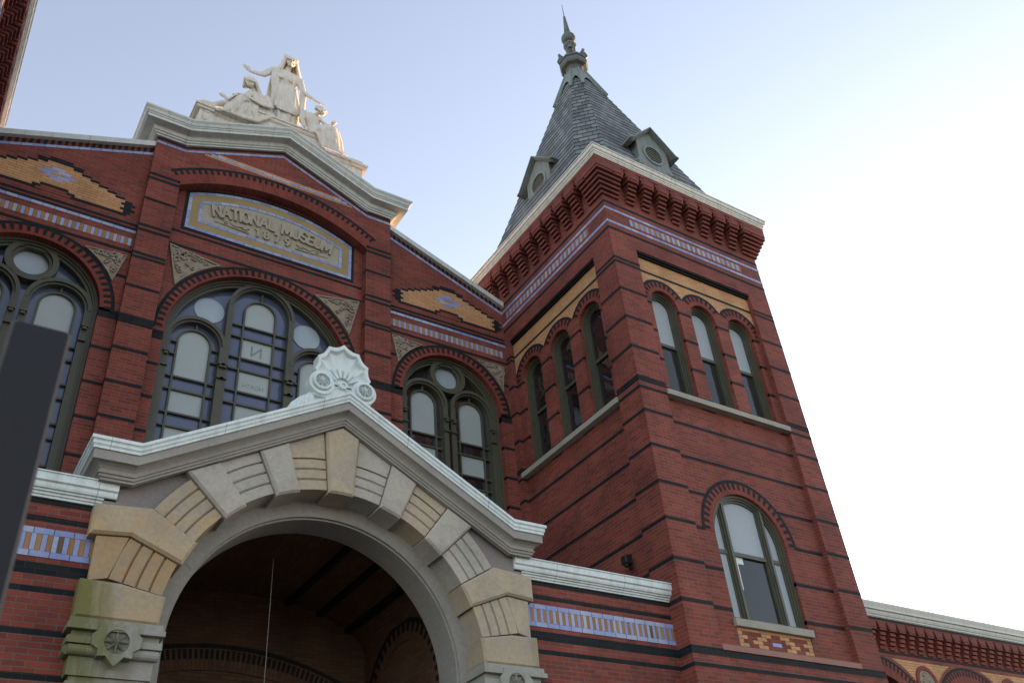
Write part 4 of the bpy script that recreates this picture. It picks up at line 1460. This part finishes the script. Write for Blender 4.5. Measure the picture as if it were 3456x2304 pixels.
# ---------------------------------------------------------------- low wings beside the porch
for s in (1, -1):
    x0, x1 = sorted((s * 2.66, s * 5.56))
    lab = ('low brick wing wall with white cornice and blue tile band, between porch and right tower' if s > 0
           else 'low brick wing wall with white cornice, half hidden behind the dark post at left')
    wg = thing('porch_wing', (XC + s * 4.1, 10.11, 0), lab, 'wing wall', 'low wings flanking the porch')
    f2 = Fr((XC, 10.11, 0), (1, 0, 0), (0, -1, 0))
    mb = MB(f2)
    mb.box(x0, x1, 0, 6.55, -3.62, 0, 0)
    bands(mb, x0, x1, [(6.49, 1), (6.29, 1), (5.77, 2), (5.52, 1), (5.085, 1), (4.65, 1), (4.2, 1), (3.76, 1), (3.3, 1)], -.1, 0)
    mb.build('wall', ['brick', 'black'], wg)
    mb = MB(f2)
    mb.box(x0, x1, 6.085, 6.15, -.05, .008, 0)
    mb.box(x0, x1, 5.83, 5.895, -.05, .0085, 0)
    n = 54
    for i in range(n):
        w = (x1 - x0) / n * 1.0
        u = x0 + i * w
        mb.box(u + .002, u + w - .002, 5.898, 6.082, -.05, .007, i % 2, uv=(.2 * (i * 7 % 23) + .1, .3))
    mb.build('tile_band', ['blue', 'buff_tile'], wg)
    mb = MB(f2)
    mb.sweep([(x0, 0, 0), (x1, 0, 0)], [(0, 1), (0, 1)], [(-.1, 6.49), (.03, 6.49), (.03, 6.515), (.05, 6.52), (.05, 6.545), (.075, 6.55), (.075, 6.57), (.10, 6.575), (.11, 6.60), (.115, 6.635), (.14, 6.65), (.14, 6.735), (.155, 6.74), (.155, 6.755), (-3.6, 6.78)])
    mb.build('cornice', 'white_metal', wg)

# ---------------------------------------------------------------- long range beyond the tower
YR = 13.0
rg = thing('side_range', (22, YR, 0), 'lower brick range running off to the right, corbelled below a grey cornice', 'building')
f3 = Fr((0, YR, 0), (1, 0, 0), (0, -1, 0))
mb = MB(f3)
X0, X1 = 14.25, 62.0
ACs = [18.72 + 3.43 * k for k in range(12)]
ACZ, ARI = 5.80, 1.27
mb.prism([(X0, 0), (X1, 0), (X1, 8.3), (X0, 8.3)], -.6, 0, [arch_outline(a, 2.0, ACZ, ARI, 30) for a in ACs])
for a in ACs:
    arch_trim(mb, a, ACZ, ARI, ARI + .42, 0, 2, 1, stub=.14)
bands(mb, X0, X1, [(7.62, 1), (8.30, 2), (4.9, 1)], -.1, 0)
for i, a in enumerate(ACs[:-1]):
    m_ = (a + ACs[i + 1]) / 2
    ro = ARI + .50
    hi = 7.46
    b_ = math.acos((hi - ACZ) / ro) if hi - ACZ < ro else 0
    pl = [(a + ro * sin(b_ + (1.15 - b_) * k / 12), ACZ + ro * cos(b_ + (1.15 - b_) * k / 12)) for k in range(13)]
    pr = [(2 * m_ - p[0], p[1]) for p in pl][::-1]
    ptsf = pl + pr
    ptsf = [p for p in pl if p[0] < m_ - .002] + [p for p in pr if p[0] > m_ + .002]
    mb.prism(ptsf[::-1], 0, .005, m=3)
    mb.ring(m_, 6.98, .30, .40, 0, 2 * PI, -.02, .03, 28, 2)
mb.build('wall', ['brick', 'black', 'brick_arch', 'yellow'], rg)
for i, a in enumerate(ACs[:-1]):
    m_ = (a + ACs[i + 1]) / 2
    mb = MB(f3)
    mb.prism(arc(m_, 6.98, .305, 0, 2 * PI, 28)[:-1], -.02, .012)
    rnd = random.Random(i)
    for q in range(14):
        t = rnd.uniform(0, 2 * PI); r_ = rnd.uniform(.03, .24)
        mb.ball((m_ + r_ * cos(t), 6.98 + r_ * sin(t), .012), rnd.uniform(.02, .05), rnd.uniform(.02, .05), .035, 8, 6)
    mb.build('medallion', 'terracotta', rg)
for a in ACs:
    mb = MB(f3)
    mb.box(a - ARI, a + ARI, 2.0, ACZ + ARI, -.56, -.5)
    mb.build('window_pane', 'dark_glass', rg)
def range_corbel():
    mb = MB(f3)
    for i in range(5):
        z0 = 7.64 + i * .095
        pr = .04 + i * .04
        mb.box(-.095, .095, z0, z0 + .07, -.05, pr, 0)
        mb.box(-.088, .088, z0 + .07, z0 + .095, -.05, pr - .03, 0)
    for sg in (1, -1):
        for w_, za, zb in ((.06, 8.15, 8.215), (.04, 8.085, 8.152), (.02, 8.02, 8.087)):
            x = sorted((sg * .09, sg * (.095 + w_)))
            mb.box(x[0], x[1], za, zb, -.05, .205, 0)
    mb.box(-.095, .095, 8.08, 8.22, -.05, .207, 0)
    return mb
c0 = range_corbel().build('corbel', 'brick', rg)
x = X0 + .22
first = True
while x < 46:
    c = c0 if first else c0.copy()
    if not first: C.objects.link(c); c.parent = rg
    first = False
    c.location = (x, 0, 0)
    x += .357
mb = MB(f3)
mb.box(X0, X1, 8.215, 8.31, -.2, .21, 0)
bands(mb, X0, X1, [(8.305, 1)], -.1, .21)
mb.build('frieze', ['brick', 'black'], rg)
mb = MB(f3)
mb.sweep([(X0, 0, 0), (X1, 0, 0)], [(0, 1), (0, 1)], [(-.1, 8.30), (.19, 8.30), (.19, 8.33), (.21, 8.335), (.21, 8.37), (.23, 8.375), (.25, 8.42), (.26, 8.46), (.30, 8.47), (.31, 8.52), (.34, 8.60), (.345, 8.64), (-1, 8.70)])
mb.build('cornice', 'paint', rg)
mb = MB(f3)
mb.prism([(X0, 8.6), (X1, 8.6), (X1, 8.68), (X0, 8.68)], -8, -.2)
mb.box(X0, X1, 0, 8.0, -8, -.62)
mb.build('rear_block', 'roofing', rg)

# ---------------------------------------------------------------- statue group
st = thing('statue_group', (XC, 13.7, 16.9), 'pale marble statue group of a standing crowned woman between two seated figures on the gable', 'statue')
class FigFr(Fr):
    """figure space: joints were measured on the plane of the pedestal front; the carving grows with its set-back"""
    def __init__(s): pass
    def __call__(s, u, z, d):
        y = 13.74 - d
        k = y / 13.7
        return Vector(((XC + u) * k, y, 1.6 + (z - 1.6) * k))
fS = FigFr()
fPd = Fr((XC, 13.70, 0), (1, 0, 0), (0, -1, 0))    # pedestal
def panel_block(mb, u0, u1, z0, z1, d0, d1):
    mb.box(u0, u1, z0, z1, d0, d1 - .035)
    b = .075
    mb.box(u0, u1, z1 - b, z1, d1 - .04, d1); mb.box(u0, u1, z0, z0 + b, d1 - .04, d1)
    mb.box(u0, u0 + b, z0 + b, z1 - b, d1 - .04, d1); mb.box(u1 - b, u1, z0 + b, z1 - b, d1 - .04, d1)
    mb.box(u0 + b, u1 - b, z0 + b, z0 + b + .03, d1 - .04, d1 - .015)
    mb.box(u0 + b, u1 - b, z1 - b - .03, z1 - b, d1 - .04, d1 - .015)
mb = MB(fPd)
panel_block(mb, -.84, .87, 17.25, 18.28, -1.1, 0)
panel_block(mb, -1.66, -.86, 17.15, 17.82, -1.1, -.03)
panel_block(mb, .89, 1.64, 17.00, 17.86, -1.1, -.03)
mb.box(.885, 1.66, 17.86, 17.93, -1.1, .02); mb.box(-1.68, -.85, 17.82, 17.87, -1.1, .02); mb.box(-.86, .89, 18.28, 18.33, -1.1, .025)
for s in (1, -1):
    x = sorted((s * 1.62, s * 1.90)); mb.box(x[0], x[1], 16.90, 17.72, -1.1, -.02)
    x = sorted((s * 1.60, s * 1.98)); mb.box(x[0], x[1], 17.72, 17.79, -1.1, .03)
    x = sorted((s * 1.60, s * 2.01)); mb.box(x[0], x[1], 17.79, 17.85, -1.1, .06)
    x = sorted((s * 1.60, s * 1.90)); mb.box(x[0], x[1], 17.85, 17.97, -1.1, .0)
mb.build('pedestal', 'marble', st)

class Fig:
    """overlapping closed solids fused by a voxel remesh into one continuous skin"""
    def __init__(s): s.mb = MB(fS)
    def limb(s, pts):            # [(u,z,d,r), ...]
        for a, b in zip(pts, pts[1:]):
            s.mb.tube(a[:3], b[:3], a[3], b[3], 12)
        for p in pts: s.mb.ball(p[:3], p[3] * .995, None, None, 12, 8)
    def loft(s, secs, n=48, folds=0, amp=0.0, ph=0.0):
        """secs: (u,z,d,ru,rd) stacked ellipses, optional drapery folds growing downward"""
        R_ = []
        for k, (u, z, d, ru, rd) in enumerate(secs):
            t = k / (len(secs) - 1)
            ring = []
            for i in range(n):
                a = 2 * PI * i / n
                w = 1 + amp * t * (sin(folds * a + ph + 1.5 * t) * .6 + .4 * sin((folds * 1.7) * a + 2.1 + ph - t))
                ring.append((u + ru * w * cos(a), z, d + rd * w * sin(a)))
            R_.append(ring)
        for A, B in zip(R_, R_[1:]):
            for i in range(n):
                j = (i + 1) % n
                s.mb.add([A[i], A[j], B[j], B[i]])
        s.mb.add(R_[0][::-1]); s.mb.add(R_[-1])
    def head(s, c, r, yaw=0.0, tilt=0.0, hair='veil'):
        u, z, d = c
        fx, fd = sin(yaw), cos(yaw)          # facing direction (u,d)
        rx, rdv = cos(yaw), -sin(yaw)        # to the figure's left as seen
        def P(a, b, cc):                     # a right, b up, cc forward, in head radii
            b2 = b * cos(tilt) - cc * sin(tilt); c2 = cc * cos(tilt) + b * sin(tilt)
            return (u + r * (a * rx + c2 * fx), z + r * b2, d + r * (a * rdv + c2 * fd))
        def bl(a, b, cc, q, qz=None): s.mb.ball(P(a, b, cc), q * r, (qz or q) * r, None, 14, 10)
        bl(0, .25, -.08, .93, .98); bl(0, -.30, .18, .68, .78); bl(0, -.72, .38, .34, .30)     # skull, face, chin
        bl(0, .38, .62, .42, .16)                                                            # brow
        s.mb.tube(P(0, .22, .80), P(0, -.16, 1.02), .07 * r, .13 * r, 8)                      # nose
        bl(0, -.17, .96, .15); bl(-.10, -.18, .88, .11); bl(.10, -.18, .88, .11)
        bl(0, -.42, .80, .20, .08); bl(0, -.54, .78, .17, .08)                               # lips
        bl(-.42, -.18, .52, .27); bl(.42, -.18, .52, .27)                                    # cheeks
        bl(-.30, .10, .70, .12, .08); bl(.30, .10, .70, .12, .08)                            # eyes
        bl(-.82, .02, .02, .16, .26); bl(.82, .02, .02, .16, .26)                            # ears
        return P
    def hand(s, w, dirv, up, size):
        """palm, four bent fingers and a thumb; w wrist, dirv along the hand, up = side of the thumb"""
        W, Dv, U_ = Vector(w), Vector(dirv).normalized(), Vector(up)
        U_ = (U_ - Dv * U_.dot(Dv)).normalized()
        Nn = Dv.cross(U_)
        for k in range(4):
            o = W + U_ * size * (.16 - .11 * k) + Dv * size * .15
            k1 = o + Dv * size * .36
            ln = (.33, .38, .35, .27)[k] * size
            k2 = k1 + (Dv + Nn * .12 + U_ * (.12 - .08 * k)).normalized() * ln * .55
            k3 = k2 + (Dv + Nn * .30 + U_ * (.14 - .09 * k)).normalized() * ln * .5
            s.limb([(*o, size * .085), (*k1, size * .08), (*k2, size * .062), (*k3, size * .05)])
        t0 = W + Dv * size * .12 + U_ * size * .14
        t1 = t0 + (U_ * .8 + Dv * .7).normalized() * size * .25
        t2 = t1 + (U_ * .35 + Dv).normalized() * size * .22
        s.limb([(*t0, size * .09), (*t1, size * .075), (*t2, size * .055)])
        s.mb.ball(tuple(W + Dv * size * .25), size * .2, size * .2, size * .12, 10, 8)
    def done(s, name, parent, voxel=.0105, smooth=2):
        tmp = s.mb.build(name + '_raw', 'marble', None, (0, 0, 0), merge=True)
        m = tmp.modifiers.new('r', 'REMESH'); m.mode = 'VOXEL'; m.voxel_size = voxel; m.use_smooth_shade = True
        sm = tmp.modifiers.new('s', 'SMOOTH'); sm.iterations = smooth; sm.factor = .35
        bpy.context.view_layer.update()
        me = bpy.data.meshes.new_from_object(tmp.evaluated_get(bpy.context.evaluated_depsgraph_get()))
        me.name = name
        me.transform(Matrix.Translation(-root_loc(parent)))
        if not me.materials: me.materials.append(M['marble'])
        for p in me.polygons: p.use_smooth = True
        old = tmp.data
        bpy.data.objects.remove(tmp); bpy.data.meshes.remove(old)
        ob = bpy.data.objects.new(name, me)
        C.objects.link(ob); ob.parent = parent
        return ob

# standing woman
g = Fig()
g.loft([(-.12, 20.12, -.52, .10, .09), (-.12, 20.06, -.52, .26, .15), (-.12, 19.95, -.51, .335, .18), (-.12, 19.80, -.49, .29, .21), (-.11, 19.62, -.49, .25, .19), (-.10, 19.45, -.49, .265, .20),
        (-.09, 19.2, -.48, .31, .24), (-.07, 18.95, -.47, .325, .26), (-.05, 18.7, -.46, .32, .27), (-.05, 18.36, -.45, .34, .29), (-.05, 17.5, -.45, .35, .30)], 72, 9, .085)
g.loft([(-.10, 19.58, -.47, .275, .215), (-.10, 19.30, -.46, .315, .26), (-.08, 19.0, -.45, .35, .29), (-.06, 18.72, -.44, .365, .31), (-.06, 18.66, -.44, .36, .31)], 72, 7, .06, 1.2)   # overskirt
g.mb.ball((-.23, 19.83, -.34), .115, .11, .09); g.mb.ball((.0, 19.83, -.34), .115, .11, .09)
for k in range(7):                                      # hanging drapery lines on the front
    u = -.30 + .075 * k
    g.limb([(u, 19.56, -.30, .014), (u + .02 * sin(k), 19.2, -.235, .020), (u + .03 * sin(k * 2), 18.75, -.18, .026)])
g.limb([(-.12, 20.05, -.50, .085), (-.06, 20.32, -.47, .075)])                                     # neck
P = g.head((-.04, 20.47, -.45), .165, yaw=.12, tilt=.08)
g.limb([(-.40, 19.98, -.50, .105), (-.66, 19.62, -.42, .085), (-.80, 19.58, -.36, .075), (-.97, 19.55, -.32, .050)])
g.hand((-.98, 19.56, -.32), (-.75, .62, .05), (.5, .75, .2), .24)
g.limb([(.16, 20.0, -.50, .105), (.30, 19.60, -.42, .088), (.46, 19.52, -.36, .078), (.68, 19.44, -.30, .048)])
g.hand((.69, 19.43, -.30), (.95, -.02, .10), (0, .2, 1), .24)
cl = g.done('standing_woman', st)
g = Fig()                                                # veil and a crown of small points
for k in range(11):
    a = PI * (k / 10) * 1.3 - PI * .15
    g.limb([(*P(.62 * cos(a), .70, -.10 - .55 * sin(a)), .045), (*P(1.0 * cos(a), .1, -.10 - .85 * sin(a)), .042), (*P(1.15 * cos(a), -.8, -.20 - .95 * sin(a)), .042), (*P(1.55 * cos(a), -2.3, -.35 - .95 * sin(a)), .05)])
g.mb.ball(P(0, .42, -.22), .165, .15, .165)
for k in range(16):
    a = 2 * PI * k / 16
    g.limb([(*P(1.0 * cos(a), .74 + .05 * sin(a), -.08 + 1.0 * sin(a)), .026), (*P(1.02 * cos(a), 1.12, -.08 + 1.02 * sin(a)), .026)])
    if k % 2 == 0: g.limb([(*P(1.02 * cos(a), 1.12, -.08 + 1.02 * sin(a)), .026), (*P(1.06 * cos(a), 1.38, -.08 + 1.06 * sin(a)), .016)])
g.mb.ball(P(0, .85, -.08), .15, .07, .15)
g.done('crown_and_veil', cl)
g = Fig()                                                # mantle behind and over the arms
for k in range(10):
    u = -.46 + .06 * k
    g.limb([(u * .8 - .04, 19.98, -.64, .05), (u, 19.4, -.70, .055), (u * 1.05, 18.9, -.72, .06), (u * 1.05, 18.36, -.74, .06)])
for k in range(5):
    g.limb([(-.42 + .03 * k, 20.02, -.40 + .01 * k, .04), (-.44 + .035 * k, 19.70, -.32, .038), (-.41 + .03 * k, 19.32 - .05 * k, -.28, .03), (-.40 + .02 * k, 18.85 - .06 * k, -.26, .018)])
for k in range(4):
    g.limb([(.20 + .02 * k, 19.98, -.44, .05), (.28 + .03 * k, 19.55, -.38, .045), (.30 + .02 * k, 19.0, -.36, .045), (.32 + .02 * k, 18.50, -.36, .04)])
g.done('mantle', cl)

# seated woman with a book
g = Fig()
g.loft([(-.74, 18.93, -.22, .10, .09), (-.71, 18.86, -.22, .25, .14), (-.66, 18.70, -.23, .24, .18), (-.60, 18.52, -.26, .24, .20), (-.56, 18.36, -.28, .29, .25), (-.56, 17.85, -.28, .30, .26)], 48, 7, .06)
g.limb([(-.78, 18.88, -.20, .065), (-.87, 19.08, -.16, .06)])
P = g.head((-.92, 19.18, -.14), .150, yaw=-.35, tilt=.32)
g.limb([(-.50, 18.86, -.20, .085), (-.40, 18.62, -.08, .075), (-.60, 18.58, .06, .062), (-.86, 18.64, .12, .045)])
g.hand((-.87, 18.64, .12), (-.95, .1, .1), (0, .9, .3), .19)
g.limb([(-.90, 18.80, -.15, .085), (-1.02, 18.56, -.06, .065), (-1.14, 18.50, .04, .045)])
g.hand((-1.14, 18.50, .05), (-.8, .3, .2), (0, .8, .5), .17)
g.limb([(-.60, 18.38, -.18, .17), (-.85, 18.52, -.06, .16), (-1.06, 18.56, .02, .13), (-1.18, 18.32, .05, .12), (-1.32, 18.05, .08, .10), (-1.38, 17.95, .10, .07)])      # near leg, knee up
g.limb([(-.62, 18.34, -.40, .16), (-1.0, 18.38, -.36, .15), (-1.25, 18.26, -.32, .12), (-1.50, 18.06, -.28, .10), (-1.66, 17.95, -.26, .06)])
g.limb([(-1.36, 17.94, .10, .06), (-1.50, 17.91, .16, .04)]); g.limb([(-1.66, 17.95, -.26, .06), (-1.82, 17.98, -.22, .04)])
for k in range(8):                                       # skirt folds
    t = k / 7
    g.limb([(-.70 - .30 * t, 18.50 + .06 * t, .04, .035), (-.72 - .42 * t, 18.25 - .05 * t, .09 + .03 * sin(k * 2), .04), (-.62 - .62 * t, 18.0 - .06 * t, .10 + .03 * sin(k * 3), .035)])
g.limb([(-.35, 18.33, .0, .07), (-.7, 18.0, .06, .09), (-1.0, 17.95, .08, .09), (-1.35, 17.92, .06, .06)])
sw = g.done('seated_woman', st)
g = Fig()
for k in range(9):
    a = PI * (k / 8) * 1.2 - PI * .1
    g.limb([(*P(.68 * cos(a), .66, -.15 - .5 * sin(a)), .042), (*P(1.0 * cos(a), .0, -.15 - .8 * sin(a)), .04), (*P(1.10 * cos(a), -.9, -.3 - .8 * sin(a)), .04), (*P(1.35 * cos(a), -1.9, -.45 - .8 * sin(a)), .045)])
g.mb.ball(P(0, .40, -.22), .150, .14, .150)
for k in range(9):
    a = PI * k / 8
    g.limb([(*P(.98 * cos(a), .55 + .12 * sin(a), .0 + .80 * sin(a)), .024), (*P(.95 * cos(a), .78 + .12 * sin(a), -.04 + .74 * sin(a)), .018)])
g.mb.ball(P(0, .82, .72), .028)
g.done('headdress', sw)
mb = MB(fS)
def slab(mb, a, b, c, d_, th):
    P4 = [Vector(p) for p in (a, b, c, d_)]
    nn = (P4[1] - P4[0]).cross(P4[3] - P4[0]).normalized() * th
    Q = [p + nn for p in P4]
    mb.add(P4[::-1]); mb.add(Q)
    for k in range(4):
        j = (k + 1) % 4
        mb.add([P4[k], P4[j], Q[j], Q[k]])
slab(mb, (-1.36, 18.30, .20), (-1.13, 18.66, .10), (-1.10, 18.66, -.16), (-1.33, 18.30, -.06), .035)
slab(mb, (-1.13, 18.64, .12), (-.90, 18.52, .14), (-.88, 18.52, -.12), (-1.11, 18.64, -.14), .03)
mb.build('book', 'marble', sw)
mb = MB(fS)
mb.tube((-1.30, 18.26, .05), (-1.50, 18.40, .02), .05, .055, 12)
mb.tube((-1.46, 18.36, .02), (-1.53, 18.42, .01), .065, .065, 12)
mb.build('scroll', 'marble', sw)
g = Fig()                                               # owl crouching under the feet, and the footstool end
g.mb.ball((-1.76, 17.50, -.05), .10, .16, .12); g.mb.ball((-1.74, 17.68, -.02), .075, .07, .075)
g.limb([(-1.80, 17.72, .02, .02), (-1.82, 17.78, .02, .01)]); g.limb([(-1.69, 17.72, .02, .02), (-1.68, 17.78, .02, .01)])
g.limb([(-1.66, 17.55, -.05, .07), (-1.70, 17.32, -.08, .04)]); g.limb([(-1.86, 17.55, -.05, .06), (-1.86, 17.32, -.08, .03)])
g.done('owl', st, .012)
mb = MB(fS)
mb.tube((-1.86, 17.93, -.02), (-1.62, 17.86, -.02), .055, .075, 14); mb.ball((-1.86, 17.93, -.02), .06)
mb.build('footstool', 'marble', st)

# seated youth
g = Fig()
g.loft([(.62, 18.98, -.22, .09, .08), (.58, 18.92, -.22, .22, .13), (.58, 18.76, -.22, .20, .16), (.62, 18.58, -.24, .19, .17), (.66, 18.40, -.26, .23, .21), (.66, 17.85, -.26, .24, .22)], 48, 6, .05)
g.limb([(.66, 18.92, -.20, .06), (.75, 19.06, -.16, .055)])
P = g.head((.80, 19.17, -.13), .140, yaw=.65, tilt=.12)
g.limb([(.40, 18.90, -.18, .08), (.33, 18.62, -.06, .07), (.42, 18.42, .02, .05)])
g.hand((.42, 18.43, .02), (.5, -.6, .3), (.6, .6, 0), .17)
g.limb([(.80, 18.88, -.20, .075), (.98, 18.72, -.16, .06), (1.10, 18.84, -.12, .045)])
g.hand((1.09, 18.83, -.12), (.35, .7, .1), (-.7, .5, .2), .16)
g.limb([(.68, 18.42, -.16, .14), (.92, 18.62, -.06, .13), (1.12, 18.72, .0, .11), (1.20, 18.45, .02, .10), (1.24, 18.20, .03, .075), (1.25, 18.06, .05, .05), (1.36, 18.0, .14, .04)])
g.limb([(.68, 18.40, -.36, .13), (1.0, 18.58, -.32, .12), (1.20, 18.64, -.28, .10), (1.30, 18.35, -.26, .08), (1.36, 18.06, -.24, .05), (1.46, 18.0, -.15, .04)])
for k in range(8):
    t = k / 7
    g.limb([(.82 + .36 * t, 18.58 + .10 * t, .06 - .03 * t, .032), (.88 + .36 * t, 18.34, .09 + .025 * sin(k * 2.3), .036), (.92 + .38 * t, 18.02, .08 + .03 * sin(k * 3.1), .034)])
g.limb([(.55, 18.38, -.02, .06), (.75, 18.36, .05, .07), (.86, 18.10, .05, .07), (.90, 17.96, .05, .06)])
yo = g.done('seated_youth', st)
g = Fig()
for k in range(26):
    a = 2.4 * k
    h_ = .15 + .85 * (k / 26)
    q = math.sqrt(max(.01, 1.02 - h_ * h_))
    g.mb.ball(P(q * cos(a), h_, -.14 + q * sin(a) * (.95 if sin(a) > 0 else 1.0)), .040)
g.mb.ball(P(0, .38, -.24), .140, .125, .140)
for k in range(5): g.mb.ball(P(.8 * cos(k * .78), -.1 - .1 * (k % 2), -.5 - .3 * sin(k * .78)), .05)
g.done('hair', yo)
mb = MB(fS); mb.ball((1.15, 18.97, -.10), .062, nu=16, nv=12); mb.tube((1.08, 18.92, -.11), (1.14, 18.94, -.1), .04, .03, 8)
mb.build('held_ball', 'marble', yo)

# ---------------------------------------------------------------- dark post close to the camera
YQ = 1.5
fq = Fr((0, YQ, 0), (1, 0, 0), (0, -1, 0))
post = thing('sign_post', (.06, YQ, 0), 'dark flat upright post with rounded top corner and pale edges, close at left', 'post')
def rrect(u0, u1, z0, z1, r, n=6):
    return [(u0, z0), (u1, z0)] + [(u1 - r + r * cos(a), z1 - r + r * sin(a)) for a in [PI / 2 * k / n for k in range(n + 1)]] + [(u0 + r - r * sin(a), z1 - r + r * cos(a)) for a in [PI / 2 * k / n for k in range(n + 1)]]
mb = MB(fq)
o = rrect(.014, .114, 0, 2.655, .010); i_ = rrect(.020, .108, .006, 2.650, .008)
mb.prism(i_, -.02, .0, sides=False)
mb.build('face_plate', 'post', post)
mb = MB(fq)
for k in range(len(o)):
    j = (k + 1) % len(o)
    mb.add([(*o[k], -.006), (*o[j], -.006), (*i_[j], 0), (*i_[k], 0)])
    mb.add([(*o[k], -.03), (*o[j], -.03), (*o[j], -.006), (*o[k], -.006)])
mb.build('edge_trim', 'post_edge', post)
